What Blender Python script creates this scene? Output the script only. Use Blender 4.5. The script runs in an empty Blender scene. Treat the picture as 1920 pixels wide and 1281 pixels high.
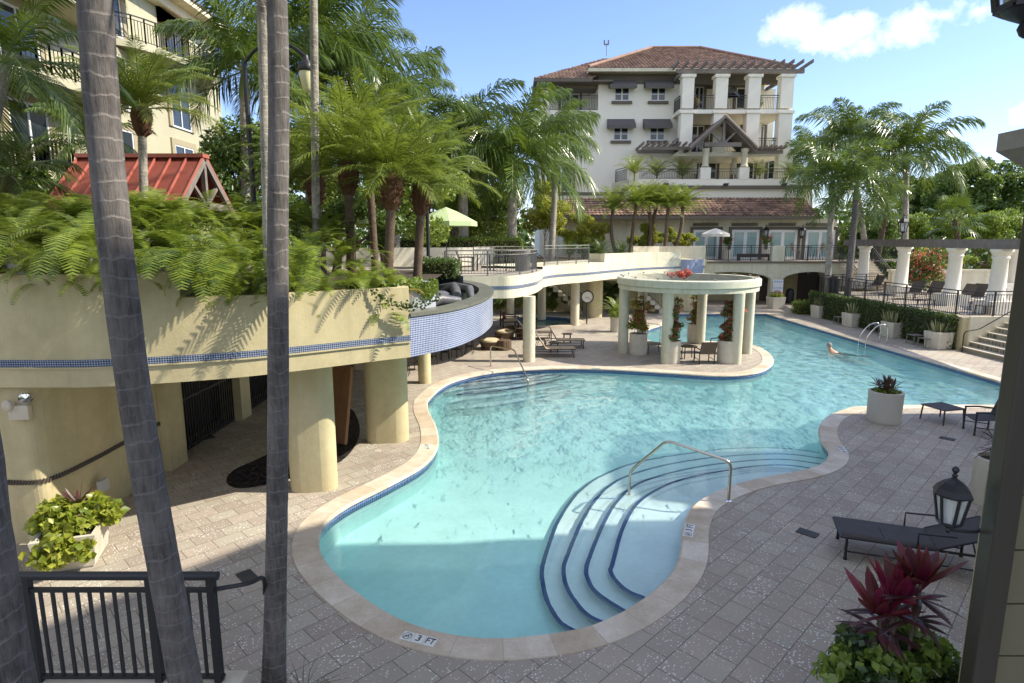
import bpy, bmesh, math, random
import numpy as np
from mathutils import Vector, Matrix, noise
from mathutils.geometry import tessellate_polygon
PI=math.pi; rad=math.radians
SC=bpy.context.scene; COL=SC.collection
R=random.Random(7)
# ---------------------------------------------------------------- camera model (photo measured: 1920 px wide, f 1130 px, pitch 9.57 deg, eye 4.6 m)
FL=1130.; CU,CV=960.,640.5; TH=rad(9.57); EYE=4.6
cT,sT=math.cos(TH),math.sin(TH)
def ray(u,v):
    x=(u-CU)/FL; y=(CV-v)/FL
    return (x, cT+y*sT, -sT+y*cT)
def gz(u,v,z=0.):
    d=ray(u,v); t=(z-EYE)/d[2]; return Vector((d[0]*t,d[1]*t,z))
def py(u,v,Y):
    d=ray(u,v); t=Y/d[1]; return Vector((d[0]*t,Y,EYE+d[2]*t))
def px(u,v,X):
    d=ray(u,v); t=X/d[0]; return Vector((X,d[1]*t,EYE+d[2]*t))
cam=bpy.data.cameras.new('camera'); co=bpy.data.objects.new('camera',cam); COL.objects.link(co)
cam.sensor_width=36; cam.lens=36*FL/1920; cam.clip_end=3000; cam.clip_start=.05
co.location=(0,0,EYE); co.rotation_euler=(PI/2-TH,0,0); SC.camera=co
# ---------------------------------------------------------------- materials
def nodes(name):
    m=bpy.data.materials.new(name); m.use_nodes=True; nt=m.node_tree
    return m,nt,nt.nodes,nt.links,nt.nodes['Principled BSDF']
def rgb(c): return (c[0],c[1],c[2],1)
def mixc(nt,fac,a,b,mode='MIX'):
    n=nt.nodes.new('ShaderNodeMix'); n.data_type='RGBA'; n.blend_type=mode
    for s,x in ((n.inputs[0],fac),(n.inputs[6],a),(n.inputs[7],b)):
        if hasattr(x,'is_output'): nt.links.new(x,s)
        elif isinstance(x,(int,float)): s.default_value=x
        else: s.default_value=rgb(x)
    return n.outputs[2]
def ramp(nt,fac,p0,p1,c0=(0,0,0),c1=(1,1,1)):
    n=nt.nodes.new('ShaderNodeValToRGB'); e=n.color_ramp.elements
    e[0].position=p0; e[1].position=p1; e[0].color=rgb(c0); e[1].color=rgb(c1)
    nt.links.new(fac,n.inputs[0]); return n.outputs[0]
def math_(nt,op,a,b=0.):
    n=nt.nodes.new('ShaderNodeMath'); n.operation=op
    for s,x in ((n.inputs[0],a),(n.inputs[1],b)):
        if hasattr(x,'is_output'): nt.links.new(x,s)
        else: s.default_value=x
    return n.outputs[0]
def noise_(nt,vec,scale,detail=4,rough=.55):
    n=nt.nodes.new('ShaderNodeTexNoise'); n.inputs['Scale'].default_value=scale; n.inputs['Detail'].default_value=detail; n.inputs['Roughness'].default_value=rough
    if vec is not None: nt.links.new(vec,n.inputs['Vector'])
    return n.outputs['Fac']
def objco(nt,scale=(1,1,1),rot=(0,0,0),kind='Object'):
    t=nt.nodes.new('ShaderNodeTexCoord'); mp=nt.nodes.new('ShaderNodeMapping')
    mp.inputs['Scale'].default_value=scale; mp.inputs['Rotation'].default_value=rot
    nt.links.new(t.outputs[kind],mp.inputs[0]); return mp.outputs[0]
def bump_(nt,p,h,strength=.3,dist=.02):
    b=nt.nodes.new('ShaderNodeBump'); b.inputs['Strength'].default_value=strength; b.inputs['Distance'].default_value=dist
    nt.links.new(h,b.inputs['Height']); nt.links.new(b.outputs[0],p.inputs['Normal'])
def mat(name,col,rough=.6,var=.15,scale=1.5,bump=0.,bscale=40,metal=0.,spec=.5,dist=.01,stain=None,stretch=(1,1,1)):
    m,nt,N,L,p=nodes(name)
    v=objco(nt,stretch)
    a=noise_(nt,v,scale,6,.6); b=noise_(nt,v,scale*9,3)
    f=math_(nt,'ADD',math_(nt,'MULTIPLY',a,.65),math_(nt,'MULTIPLY',b,.35))
    lo=[x*(1-var) for x in col]; hi=[min(1,x*(1+var)) for x in col]
    c=ramp(nt,f,.32,.68,lo,hi)
    if stain:
        st=noise_(nt,objco(nt,(1.6,1.6,.16)),2.2,7,.68); s2=noise_(nt,objco(nt),.9,6,.7)
        c=mixc(nt,ramp(nt,st,.47,.74,(0,0,0),(.85,.85,.85)),c,stain); c=mixc(nt,.55,c,ramp(nt,s2,.35,.66,(.78,.77,.74),(1.06,1.06,1.05)),'MULTIPLY')
    L.new(c,p.inputs['Base Color']); p.inputs['Roughness'].default_value=rough; p.inputs['Metallic'].default_value=metal
    p.inputs['Specular IOR Level'].default_value=spec
    if bump: bump_(nt,p,noise_(nt,v,bscale,4,.6),bump,dist)
    return m
def leafmat(name,col,col2,trans=.35,rough=.45,hue=.0):
    m,nt,N,L,p=nodes(name)
    g=N.new('ShaderNodeNewGeometry'); oi=N.new('ShaderNodeObjectInfo')
    r=math_(nt,'ADD',math_(nt,'MULTIPLY',g.outputs['Random Per Island'],.75),math_(nt,'MULTIPLY',oi.outputs['Random'],.25))
    n2=noise_(nt,objco(nt),.9,3)
    f=math_(nt,'ADD',math_(nt,'MULTIPLY',r,.75),math_(nt,'MULTIPLY',n2,.25))
    c=ramp(nt,f,.12,.80,col,col2); L.new(c,p.inputs['Base Color'])
    p.inputs['Roughness'].default_value=rough; p.inputs['Specular IOR Level'].default_value=.55
    tr=N.new('ShaderNodeBsdfTranslucent'); L.new(mixc(nt,.5,c,(.25,.32,.02),'ADD'),tr.inputs['Color'])
    mx=N.new('ShaderNodeMixShader'); mx.inputs[0].default_value=trans
    L.new(p.outputs[0],mx.inputs[1]); L.new(tr.outputs[0],mx.inputs[2])
    L.new(mx.outputs[0],N['Material Output'].inputs['Surface'])
    return m
def plain(name,col,rough=.5,metal=0.,spec=.5):
    m,nt,N,L,p=nodes(name); p.inputs['Base Color'].default_value=rgb(col); p.inputs['Roughness'].default_value=rough; p.inputs['Metallic'].default_value=metal; p.inputs['Specular IOR Level'].default_value=spec
    return m
def tilemat(name,col,col2,grout,size,uv=True,rough=.25,gw=.12,bump=.3,offset=0.,aspect=1.,white=.0):
    m,nt,N,L,p=nodes(name)
    t=N.new('ShaderNodeTexCoord'); b=N.new('ShaderNodeTexBrick')
    L.new(t.outputs['UV' if uv else 'Object'],b.inputs['Vector'])
    b.offset=offset; b.inputs['Scale'].default_value=1; b.inputs['Brick Width'].default_value=size*aspect; b.inputs['Row Height'].default_value=size
    b.inputs['Mortar Size'].default_value=size*gw*.5; b.inputs['Mortar Smooth'].default_value=.1; b.inputs['Bias'].default_value=0
    b.inputs['Color1'].default_value=rgb(col); b.inputs['Color2'].default_value=rgb(col2); b.inputs['Mortar'].default_value=rgb(grout)
    c=b.outputs['Color']
    n=noise_(nt,t.outputs['UV' if uv else 'Object'],.9,5)
    c=mixc(nt,.35,c,ramp(nt,n,.3,.7,(.55,.55,.55),(1.25,1.25,1.25)),'MULTIPLY')
    L.new(c,p.inputs['Base Color']); p.inputs['Roughness'].default_value=rough
    L.new(math_(nt,'ADD',math_(nt,'MULTIPLY',b.outputs['Fac'],.5),rough),p.inputs['Roughness'])
    inv=math_(nt,'SUBTRACT',1.,b.outputs['Fac']); bump_(nt,p,inv,bump,.004)
    return m
M={}
# ---------------------------------------------------------------- mesh builder
class MB:
    def __init__(s): s.v=[]; s.f=[]; s.mi=[]; s.uv={}; s.cur=0
    def add(s,vs,fs,mi=None,uvs=None):
        o=len(s.v); s.v.extend([tuple(x) for x in vs]); mi=s.cur if mi is None else mi
        for i,f in enumerate(fs):
            s.f.append(tuple(o+j for j in f)); s.mi.append(mi)
            if uvs is not None: s.uv[len(s.f)-1]=[uvs[j] for j in f]
    def box(s,x0,x1,y0,y1,z0,z1,mi=None):
        s.add([(x0,y0,z0),(x1,y0,z0),(x1,y1,z0),(x0,y1,z0),(x0,y0,z1),(x1,y0,z1),(x1,y1,z1),(x0,y1,z1)],
              [(0,3,2,1),(4,5,6,7),(0,1,5,4),(1,2,6,5),(2,3,7,6),(3,0,4,7)],mi)
    def obox(s,c,sx,sy,sz,rz=0,mi=None,M3=None):
        m=M3 if M3 is not None else Matrix.Rotation(rz,3,'Z'); c=Vector(c)
        P=[c+m@Vector((a*sx/2,b*sy/2,d*sz/2)) for d in(-1,1) for a,b in((-1,-1),(1,-1),(1,1),(-1,1))]
        s.add(P,[(0,3,2,1),(4,5,6,7),(0,1,5,4),(1,2,6,5),(2,3,7,6),(3,0,4,7)],mi)
    def bar(s,a,b,w,h=None,mi=None,up=(0,0,1)):
        a=Vector(a);b=Vector(b);h=h or w; d=(b-a); l=d.length
        if l<1e-6: return
        d.normalize(); u=Vector(up)
        if abs(d.dot(u))>.98: u=Vector((0,1,0))
        x=d.cross(u).normalized(); z=x.cross(d)
        P=[q+x*i*w/2+z*j*h/2 for q in(a,b) for i,j in((-1,-1),(1,-1),(1,1),(-1,1))]
        s.add(P,[(0,1,2,3),(7,6,5,4),(0,4,5,1),(1,5,6,2),(2,6,7,3),(3,7,4,0)],mi)
    def tube(s,pts,r,n=8,mi=None,cap=True):
        pts=[Vector(p) for p in pts]; k=len(pts); rr=r if isinstance(r,(list,tuple)) else [r]*k
        P=[]; F=[]; pu=None
        for i,p in enumerate(pts):
            d=(pts[min(i+1,k-1)]-pts[max(i-1,0)]).normalized()
            if pu is None: pu=Vector((0,0,1)) if abs(d.z)<.9 else Vector((1,0,0))
            x=d.cross(pu)
            if x.length<1e-4: x=d.cross(Vector((0,1,0)))
            x.normalize(); y=x.cross(d); pu=y if abs(y.dot(pu))>.01 else pu
            for j in range(n):
                a=2*PI*j/n; P.append(p+(x*math.cos(a)+y*math.sin(a))*rr[i])
        for i in range(k-1):
            for j in range(n): F.append((i*n+j,i*n+(j+1)%n,(i+1)*n+(j+1)%n,(i+1)*n+j))
        if cap: F.append(tuple(range(n-1,-1,-1))); F.append(tuple((k-1)*n+j for j in range(n)))
        s.add(P,F,mi)
    def lathe(s,prof,c=(0,0,0),n=24,mi=None,sx=1.,sy=1.):
        P=[];F=[];k=len(prof)
        for r,z in prof:
            for j in range(n):
                a=2*PI*j/n; P.append((c[0]+r*math.cos(a)*sx,c[1]+r*math.sin(a)*sy,c[2]+z))
        for i in range(k-1):
            for j in range(n): F.append((i*n+j,i*n+(j+1)%n,(i+1)*n+(j+1)%n,(i+1)*n+j))
        if prof[0][0]>1e-4: F.append(tuple(range(n-1,-1,-1)))
        if prof[-1][0]>1e-4: F.append(tuple((k-1)*n+j for j in range(n)))
        s.add(P,F,mi)
    def poly(s,outer,z,holes=(),mi=None,flip=False):
        loops=[[Vector((p[0],p[1],0)) for p in outer]]+[[Vector((p[0],p[1],0)) for p in h] for h in holes]
        P=[(p.x,p.y,z) for l in loops for p in l]; T=tessellate_polygon(loops); F=[]
        for t in T:
            a,b,c=[Vector(P[i]) for i in t]; nz=(b-a).cross(c-a).z
            if abs(nz)<1e-9: continue
            F.append(tuple(t) if (nz>0)!=flip else tuple(reversed(t)))
        s.add(P,F,mi)
    def wall(s,pts,z0,z1,mi=None,closed=False,uv=True,flip=False):
        pts=[Vector((p[0],p[1],0)) for p in pts]
        if closed: pts=pts+[pts[0]]
        L=0; P=[];U=[];F=[]
        for i,p in enumerate(pts):
            if i: L+=(p-pts[i-1]).length
            P+=[(p.x,p.y,z0),(p.x,p.y,z1)]; U+=[(L,z0),(L,z1)]
        for i in range(len(pts)-1):
            f=(2*i,2*i+2,2*i+3,2*i+1); F.append(tuple(reversed(f)) if flip else f)
        s.add(P,F,mi,U if uv else None)
    def prism(s,pts,z0,z1,mi=None,mtop=None):
        A=sum(pts[i][0]*pts[(i+1)%len(pts)][1]-pts[(i+1)%len(pts)][0]*pts[i][1] for i in range(len(pts)))
        if A<0: pts=list(reversed(pts))
        s.wall(pts,z0,z1,mi,closed=True); s.poly(pts,z1,mi=mi if mtop is None else mtop); s.poly(pts,z0,mi=mi,flip=True)
    def strip(s,A,B,mi=None,uvw=None,closed=False):
        n=len(A); P=[tuple(p) for p in A]+[tuple(p) for p in B]; F=[];
        L=[0]
        for i in range(1,n+1): L.append(L[-1]+(Vector(A[i%n])-Vector(A[i-1])).length)
        for i in range(n if closed else n-1):
            j=(i+1)%n; F.append((i,j,n+j,n+i))
        o=len(s.f); s.add(P,F,mi)
        if uvw is not None:
            for k in range(len(F)): s.uv[o+k]=[(L[k],0),(L[k+1],0),(L[k+1],uvw),(L[k],uvw)]
    def build(s,name,mats,parent=None,smooth=False,loc=None,bevel=0,kind=None):
        me=bpy.data.meshes.new(name); me.from_pydata(s.v,[],s.f)
        if not isinstance(mats,(list,tuple)): mats=[mats]
        for m in mats: me.materials.append(m)
        if len(mats)>1: me.polygons.foreach_set('material_index',s.mi)
        if s.uv:
            ul=me.uv_layers.new(name='UVMap')
            for fi,u in s.uv.items():
                st=me.polygons[fi].loop_start
                for k,q in enumerate(u): ul.data[st+k].uv=q
        if smooth: me.polygons.foreach_set('use_smooth',[True]*len(me.polygons))
        me.update()
        o=bpy.data.objects.new(name,me); COL.objects.link(o)
        if smooth and smooth!='all':
            me.set_sharp_from_angle(angle=rad(40))
        if parent is not None: o.parent=parent
        if loc is not None: o.location=loc
        if bevel:
            b=o.modifiers.new('bevel','BEVEL'); b.width=bevel; b.segments=2; b.limit_method='ANGLE'; b.angle_limit=rad(40)
        if kind: o['kind']=kind
        return o
def tag(o,label,cat,group=None):
    o['label']=label; o['category']=cat
    if group: o['group']=group
    return o
def thing(name,label,cat,loc=(0,0,0),rz=0,group=None):
    o=bpy.data.objects.new(name,None); COL.objects.link(o); o.empty_display_size=.2
    o.location=loc; o.rotation_euler=(0,0,rz); return tag(o,label,cat,group)
def dup(root,loc=None,rz=None,label=None,scale=None):
    def cp(o,par):
        c=o.copy(); COL.objects.link(c)
        if par is not None: c.parent=par
        for ch in kids.get(o,[]): cp(ch,c)
        return c
    kids={}
    for o in root.children_recursive: kids.setdefault(o.parent,[]).append(o)
    r=cp(root,None)
    if loc is not None: r.location=loc
    if rz is not None: r.rotation_euler=(0,0,rz)
    if scale is not None: r.scale=(scale,)*3 if isinstance(scale,(int,float)) else scale
    if label: r['label']=label
    return r
def cr(pts,n=8,closed=False):
    """Catmull-Rom through 2D/3D points"""
    P=[Vector(tuple(p)+(0,)*(3-len(p))) for p in pts]; k=len(P); out=[]
    for i in range(k if closed else k-1):
        a,b,c,d=(P[(i-1)%k],P[i],P[(i+1)%k],P[(i+2)%k]) if closed else (P[max(i-1,0)],P[i],P[i+1],P[min(i+2,k-1)])
        for j in range(n):
            t=j/n; out.append(.5*((2*b)+(c-a)*t+(2*a-5*b+4*c-d)*t*t+(3*b-a-3*c+d)*t**3))
    if not closed: out.append(P[-1])
    return out
def resample(pts,step,closed=False):
    P=[Vector(p) for p in pts]
    if closed: P.append(P[0])
    L=[0]
    for i in range(1,len(P)): L.append(L[-1]+(P[i]-P[i-1]).length)
    n=max(2,int(L[-1]/step)); out=[]; j=0
    for k in range(n if closed else n+1):
        d=L[-1]*k/n
        while j<len(P)-2 and L[j+1]<d: j+=1
        t=(d-L[j])/max(1e-9,L[j+1]-L[j]); out.append(P[j].lerp(P[j+1],min(1,t)))
    return out
def offset(pts,d,closed=True):
    n=len(pts); out=[]
    for i in range(n):
        a=pts[(i-1)%n] if closed else pts[max(i-1,0)]; b=pts[(i+1)%n] if closed else pts[min(i+1,n-1)]
        t=(Vector(b)-Vector(a)); t.z=0; t.normalize(); out.append(Vector(pts[i])+Vector((t.y,-t.x,0))*d)
    return out
def inside(p,poly):
    x,y=p[0],p[1]; r=False; n=len(poly); j=n-1
    for i in range(n):
        xi,yi=poly[i][0],poly[i][1]; xj,yj=poly[j][0],poly[j][1]
        if (yi>y)!=(yj>y) and x<(xj-xi)*(y-yi)/(yj-yi)+xi: r=not r
        j=i
    return r
# ---------------------------------------------------------------- world, sun, render settings
SUN_EL=rad(42); SUN_AZ=rad(92)     # azimuth clockwise from +Y
w=bpy.data.worlds.new('World'); SC.world=w; w.use_nodes=True; nt=w.node_tree; N=nt.nodes; L=nt.links
bg=N['Background']; sky=N.new('ShaderNodeTexSky'); sky.sky_type='NISHITA'; sky.sun_disc=False
sky.sun_elevation=SUN_EL; sky.sun_rotation=SUN_AZ; sky.air_density=1.0; sky.dust_density=.4; sky.ozone_density=2.2; sky.altitude=0
tc=N.new('ShaderNodeTexCoord')
def cloud_dir(u,v): return Vector(ray(u,v)).normalized()
acc=None
gen=tc.outputs['Generated']
nn=noise_(nt,gen,11,7,.62); warp=N.new('ShaderNodeTexNoise'); warp.inputs['Scale'].default_value=5; L.new(gen,warp.inputs['Vector'])
wv=N.new('ShaderNodeVectorMath'); wv.operation='MULTIPLY_ADD'; L.new(warp.outputs['Color'],wv.inputs[0]); wv.inputs[1].default_value=(.09,.09,.05); L.new(gen,wv.inputs[2])
sub=N.new('ShaderNodeVectorMath'); sub.operation='SUBTRACT'; L.new(wv.outputs[0],sub.inputs[0]); sub.inputs[1].default_value=(.045,.045,.025)
for (u,v,ru,rv,am) in [(1490,52,.085,.035,1.),(1570,60,.10,.033,1.),(1640,72,.08,.038,.9),(1720,40,.085,.04,.9),(1780,14,.10,.035,.75),(1850,5,.1,.03,.6),(1400,70,.04,.02,.45),(1915,215,.04,.025,.9),(1860,288,.04,.02,.5),(1575,212,.03,.015,.25),(885,120,.03,.02,.25)]:
    d=cloud_dir(u,v)
    q=N.new('ShaderNodeVectorMath'); q.operation='SUBTRACT'; L.new(sub.outputs[0],q.inputs[0]); q.inputs[1].default_value=d
    q2=N.new('ShaderNodeVectorMath'); q2.operation='DIVIDE'; L.new(q.outputs[0],q2.inputs[0]); q2.inputs[1].default_value=(ru,ru,rv)
    l=N.new('ShaderNodeVectorMath'); l.operation='LENGTH'; L.new(q2.outputs[0],l.inputs[0])
    e=math_(nt,'MULTIPLY',math_(nt,'MAXIMUM',math_(nt,'SUBTRACT',1.,l.outputs['Value']),0.),am)
    acc=e if acc is None else math_(nt,'MAXIMUM',acc,e)
nn2=noise_(nt,gen,26,7,.66)
cl=math_(nt,'ADD',acc,math_(nt,'ADD',math_(nt,'MULTIPLY',math_(nt,'SUBTRACT',nn,.5),1.5),math_(nt,'MULTIPLY',math_(nt,'SUBTRACT',nn2,.5),1.1)))
cl=math_(nt,'MULTIPLY',ramp(nt,cl,.40,1.35),math_(nt,'MINIMUM',math_(nt,'MULTIPLY',acc,3.),1.))
sg=N.new('ShaderNodeSeparateXYZ'); L.new(gen,sg.inputs[0])
big=noise_(nt,gen,2.6,8,.6)                      # unseen cumulus overhead and behind the viewer, added to lift the fill light
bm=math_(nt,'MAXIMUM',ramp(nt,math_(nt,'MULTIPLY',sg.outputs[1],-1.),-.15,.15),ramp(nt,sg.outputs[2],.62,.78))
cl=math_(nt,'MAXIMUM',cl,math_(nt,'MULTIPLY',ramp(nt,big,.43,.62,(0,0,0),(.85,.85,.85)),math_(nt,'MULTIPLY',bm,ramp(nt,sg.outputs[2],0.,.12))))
skc=mixc(nt,1.,sky.outputs[0],(.86,.87,1.05),'MULTIPLY')
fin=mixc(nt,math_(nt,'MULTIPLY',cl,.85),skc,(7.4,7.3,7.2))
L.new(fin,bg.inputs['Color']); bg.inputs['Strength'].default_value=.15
sl=bpy.data.lights.new('sun','SUN'); so=bpy.data.objects.new('sun',sl); COL.objects.link(so)
sl.energy=4.4; sl.angle=rad(.53); sl.color=(1,.92,.78)
sd=Vector((math.sin(SUN_AZ)*math.cos(SUN_EL),math.cos(SUN_AZ)*math.cos(SUN_EL),math.sin(SUN_EL)))
so.rotation_euler=sd.to_track_quat('Z','Y').to_euler(); so.location=(20,-5,40)
vs=SC.view_settings; vs.view_transform='Standard'; vs.look='None'; vs.gamma=1; vs.exposure=.82; vs.use_curve_mapping=False
SC.render.engine='CYCLES'; cy=SC.cycles; cy.use_denoising=True
try: cy.denoiser='OPENIMAGEDENOISE'; cy.denoising_input_passes='RGB_ALBEDO_NORMAL'
except Exception: pass
cy.max_bounces=10; cy.diffuse_bounces=4; cy.glossy_bounces=4; cy.transmission_bounces=8; cy.transparent_max_bounces=16; cy.sample_clamp_indirect=6; cy.blur_glossy=.5
# ---------------------------------------------------------------- ground, deck, pool
WZ=-.13                                   # water level
pool_px=[(800,752),(822,730),(850,715),(900,702),(960,694.5),(1050,690.5),(1150,692.5),(1250,698.5),(1350,704),(1415,699),(1443,687),(1449,674),(1436,658),(1405,646),(1330,640.5),(1255,643),(1222,640),(1206,630),(1217,617),(1255,604)]
pool_a=[gz(u,v) for u,v in pool_px]
pool_b=[gz(u,v) for u,v in [(1600,763),(1558,778),(1538,800),(1541,826),(1556,848),(1545,868),(1500,884),(1430,896),(1360,916),(1305,946),(1283,990),(1280,1030),(1262,1075),(1200,1130),(1110,1174),(1000,1194),(900,1198),(800,1181),(720,1148),(650,1098),(608,1055),(595,1022),(604,985),(650,948),(735,905),(795,870),(819,836),(816,800),(802,772)]]
far=[Vector((9.2,36.6,0)),Vector((10.5,38.0,0)),Vector((16.3,38.0,0)),Vector((16.1,37.8,0)),Vector((16.1,16.6,0)),Vector((15.8,16.5,0)),Vector((12.6,16.6,0))]
half1=cr(pool_a+[far[0]],8); half2=cr(pool_b+[pool_a[0]],8)
POOL=half1+[Vector((10.2,37.9,0)),Vector((16.1,38.0,0)),Vector((16.1,16.45,0)),Vector((12.8,16.5,0)),Vector((10.6,16.45,0))]+half2[:-1]
POOL=resample(POOL,.12,True)
area=sum(POOL[i].x*POOL[(i+1)%len(POOL)].y-POOL[(i+1)%len(POOL)].x*POOL[i].y for i in range(len(POOL)))
if area<0: POOL.reverse()
COPW=.38
OUT=offset(POOL,COPW)
for _ in range(6): OUT=[(OUT[i-1]+OUT[i]*2+OUT[(i+1)%len(OUT)])/4 for i in range(len(OUT))]
SPA_C=(1.75,34.1); SPA=[Vector((SPA_C[0]+1.95*math.cos(2*PI*i/48),SPA_C[1]+1.95*math.sin(2*PI*i/48),0)) for i in range(48)]
SPAO=[Vector((SPA_C[0]+2.3*math.cos(2*PI*i/48),SPA_C[1]+2.3*math.sin(2*PI*i/48),0)) for i in range(48)]
# pavers
m,nt,N,L,p=nodes('pavers'); v=objco(nt,(1,1,1),(0,0,rad(-45)))
def brick(nt,v,bw,rh,ms,off=.5,c1=(0,0,0),c2=(1,1,1)):
    b=nt.nodes.new('ShaderNodeTexBrick'); nt.links.new(v,b.inputs['Vector']); b.offset=off; b.inputs['Scale'].default_value=1
    b.inputs['Brick Width'].default_value=bw; b.inputs['Row Height'].default_value=rh; b.inputs['Mortar Size'].default_value=ms; b.inputs['Mortar Smooth'].default_value=.2
    b.inputs['Color1'].default_value=rgb(c1); b.inputs['Color2'].default_value=rgb(c2); b.inputs['Mortar'].default_value=(.5,.5,.5,1); return b
b=brick(nt,v,.44,.305,.0062)
b.offset_frequency=2
c=ramp(nt,b.outputs['Color'],0,1,(.33,.28,.23),(.41,.375,.30)); cr_=nt.nodes[-1].color_ramp
e=cr_.elements.new(.35); e.color=(.41,.35,.285,1); e=cr_.elements.new(.65); e.color=(.36,.32,.26,1)
dirt=noise_(nt,v,.35,6,.65); c=mixc(nt,.6,c,ramp(nt,dirt,.3,.7,(.72,.71,.70),(1.12,1.11,1.09)),'MULTIPLY')
fine=noise_(nt,v,60,3); c=mixc(nt,.5,c,ramp(nt,fine,.3,.7,(.8,.8,.8),(1.15,1.15,1.15)),'MULTIPLY')
vo=N.new('ShaderNodeTexVoronoi'); vo.inputs['Scale'].default_value=34; L.new(v,vo.inputs['Vector'])
pat=noise_(nt,v,2.2,3); thr=ramp(nt,pat,.35,.72,(.16,.16,.16),(.42,.42,.42))
sepc=N.new('ShaderNodeSeparateColor'); L.new(vo.outputs['Color'],sepc.inputs[0])
gate=math_(nt,'LESS_THAN',sepc.outputs[0],.42)
spk=math_(nt,'MULTIPLY',math_(nt,'LESS_THAN',vo.outputs['Distance'],thr),gate)
c=mixc(nt,math_(nt,'MULTIPLY',spk,.95),c,(.74,.72,.67))
c=mixc(nt,math_(nt,'MULTIPLY',b.outputs['Fac'],.75),c,(.10,.085,.07))
L.new(c,p.inputs['Base Color']); p.inputs['Roughness'].default_value=.75; p.inputs['Specular IOR Level'].default_value=.3
bump_(nt,p,math_(nt,'ADD',math_(nt,'SUBTRACT',1.,b.outputs['Fac']),math_(nt,'MULTIPLY',fine,.25)),.5,.006); M['pavers']=m
# coping stone
m,nt,N,L,p=nodes('coping_stone'); t=N.new('ShaderNodeTexCoord')
b=brick(nt,t.outputs['UV'],.62,5.,.006,0.)
c=ramp(nt,b.outputs['Color'],0,1,(.53,.44,.33),(.68,.62,.52)); n1=noise_(nt,objco(nt),2.2,7,.7)
c=mixc(nt,.75,c,ramp(nt,n1,.35,.66,(.72,.66,.56),(1.1,1.1,1.1)),'MULTIPLY'); n2=noise_(nt,objco(nt),45,4,.7)
c=mixc(nt,.45,c,ramp(nt,n2,.35,.65,(.8,.78,.74),(1.12,1.12,1.12)),'MULTIPLY')
c=mixc(nt,b.outputs['Fac'],c,(.40,.35,.28)); L.new(c,p.inputs['Base Color']); p.inputs['Roughness'].default_value=.7
bump_(nt,p,math_(nt,'ADD',math_(nt,'SUBTRACT',1.,b.outputs['Fac']),n2),.35,.005); M['coping']=m
M['pooltile']=tilemat('blue_pool_tile',(.02,.045,.16),(.06,.12,.30),(.25,.33,.42),.05,rough=.12)
M['steptile']=plain('navy_step_tile',(.012,.035,.13),.25)
M['plaster']=mat('pool_plaster',(.60,.87,.84),.8,.10,1.1,.15,30)
M['plaster_step']=mat('pool_step_plaster',(.80,.87,.86),.8,.09,1.2,.15,30)
M['soil']=mat('soil',(.05,.035,.022),.95,.4,4,.6,30,dist=.03)
M['grassland']=mat('grassland',(.05,.08,.025),.95,.4,.3,.5,10)
DX0,DX1,DY0,DY1=-12.,30.,-1.,46.5
deckrect=[(DX0,DY0),(DX1,DY0),(DX1,DY1),(DX0,DY1)]
MULCH=[gz(u,v) for u,v in [(424,902),(440,880),(480,862),(560,820),(610,775),(640,763),(660,768),(672,790),(674,815),(660,845),(630,870),(560,893),(500,909),(445,916)]]
MULCH=resample(cr(MULCH,6,True),.15,True)
b=MB(); b.poly(deckrect,0,holes=[OUT,SPAO,MULCH]); b.build('pool_deck',M['pavers'],kind='structure')
b=MB(); g=400; b.poly([(-g,-g),(g,-g),(g,g),(-g,g)],-.02,holes=[[(DX0+.2,DY0+.2),(DX1-.2,DY0+.2),(DX1-.2,DY1-.2),(DX0+.2,DY1-.2)]]); b.build('ground',M['grassland'],kind='structure')
# coping ring, slightly proud of the deck, rounded nose overhanging the water
b=MB(); n=len(POOL); nose=offset(POOL,-.03)
def lift(ps,z): return [Vector((p.x,p.y,z)) for p in ps]
b.strip(lift(OUT,.012),lift(POOL,.012),0,COPW,True); b.strip(lift(POOL,.012),lift(nose,-.012),0,.05,True); b.strip(lift(nose,-.012),lift(nose,-.045),0,.04,True); b.strip(lift(nose,-.045),lift(POOL,-.05),0,.04,True); b.strip(lift(OUT,-.05),lift(OUT,.012),0,.06,True)
b.build('pool_coping',M['coping'],kind='structure',smooth=True)
b=MB(); b.wall(list(reversed(POOL)),-.30,-.05,0,True); b.wall(list(reversed(POOL)),-1.6,-.30,1,True)
b.poly(offset(POOL,.02),-1.05,mi=1); b.build('pool_basin',[M['pooltile'],M['plaster']],kind='structure')
# near entry steps: stacked treads, each with a navy tile nosing.  curves traced at the water surface
st=[[(1256,1150),(1210,1125),(1181,1113),(1160,1096),(1148,1077),(1152,1062),(1170,997),(1195,953),(1232,926),(1284,905),(1359,890),(1420,881),(1480,880),(1545,890)],
    [(1220,1175),(1166,1149),(1120,1118),(1106,1096),(1102,1078),(1110,1050),(1135,990),(1160,950),(1195,920),(1255,899),(1330,884),(1420,874.5),(1480,874),(1552,885)],
    [(1180,1195),(1110,1168),(1078,1135),(1064,1108),(1060,1085),(1066,1058),(1095,990),(1125,945),(1165,914),(1240,890),(1330,875),(1410,869),(1480,869),(1560,880)],
    [(1110,1210),(1056,1184),(1031,1148),(1022,1118),(1019,1095),(1024,1066),(1050,995),(1090,940),(1140,908),(1210,885),(1320,868),(1400,862),(1480,864),(1570,878)]]
far_st=[[(850,724),(900,717),(960,711),(1010,704),(1045,695),(1053,689)],[(842,731),(900,724),(960,719),(1010,711),(1050,704),(1064,694)],[(830,745),(868,738),(920,732),(990,722),(1040,714),(1075,702),(1086,692)],[(852,749),(880,747),(930,742),(990,732),(1050,719),(1085,709),(1103,696)]]
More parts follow.
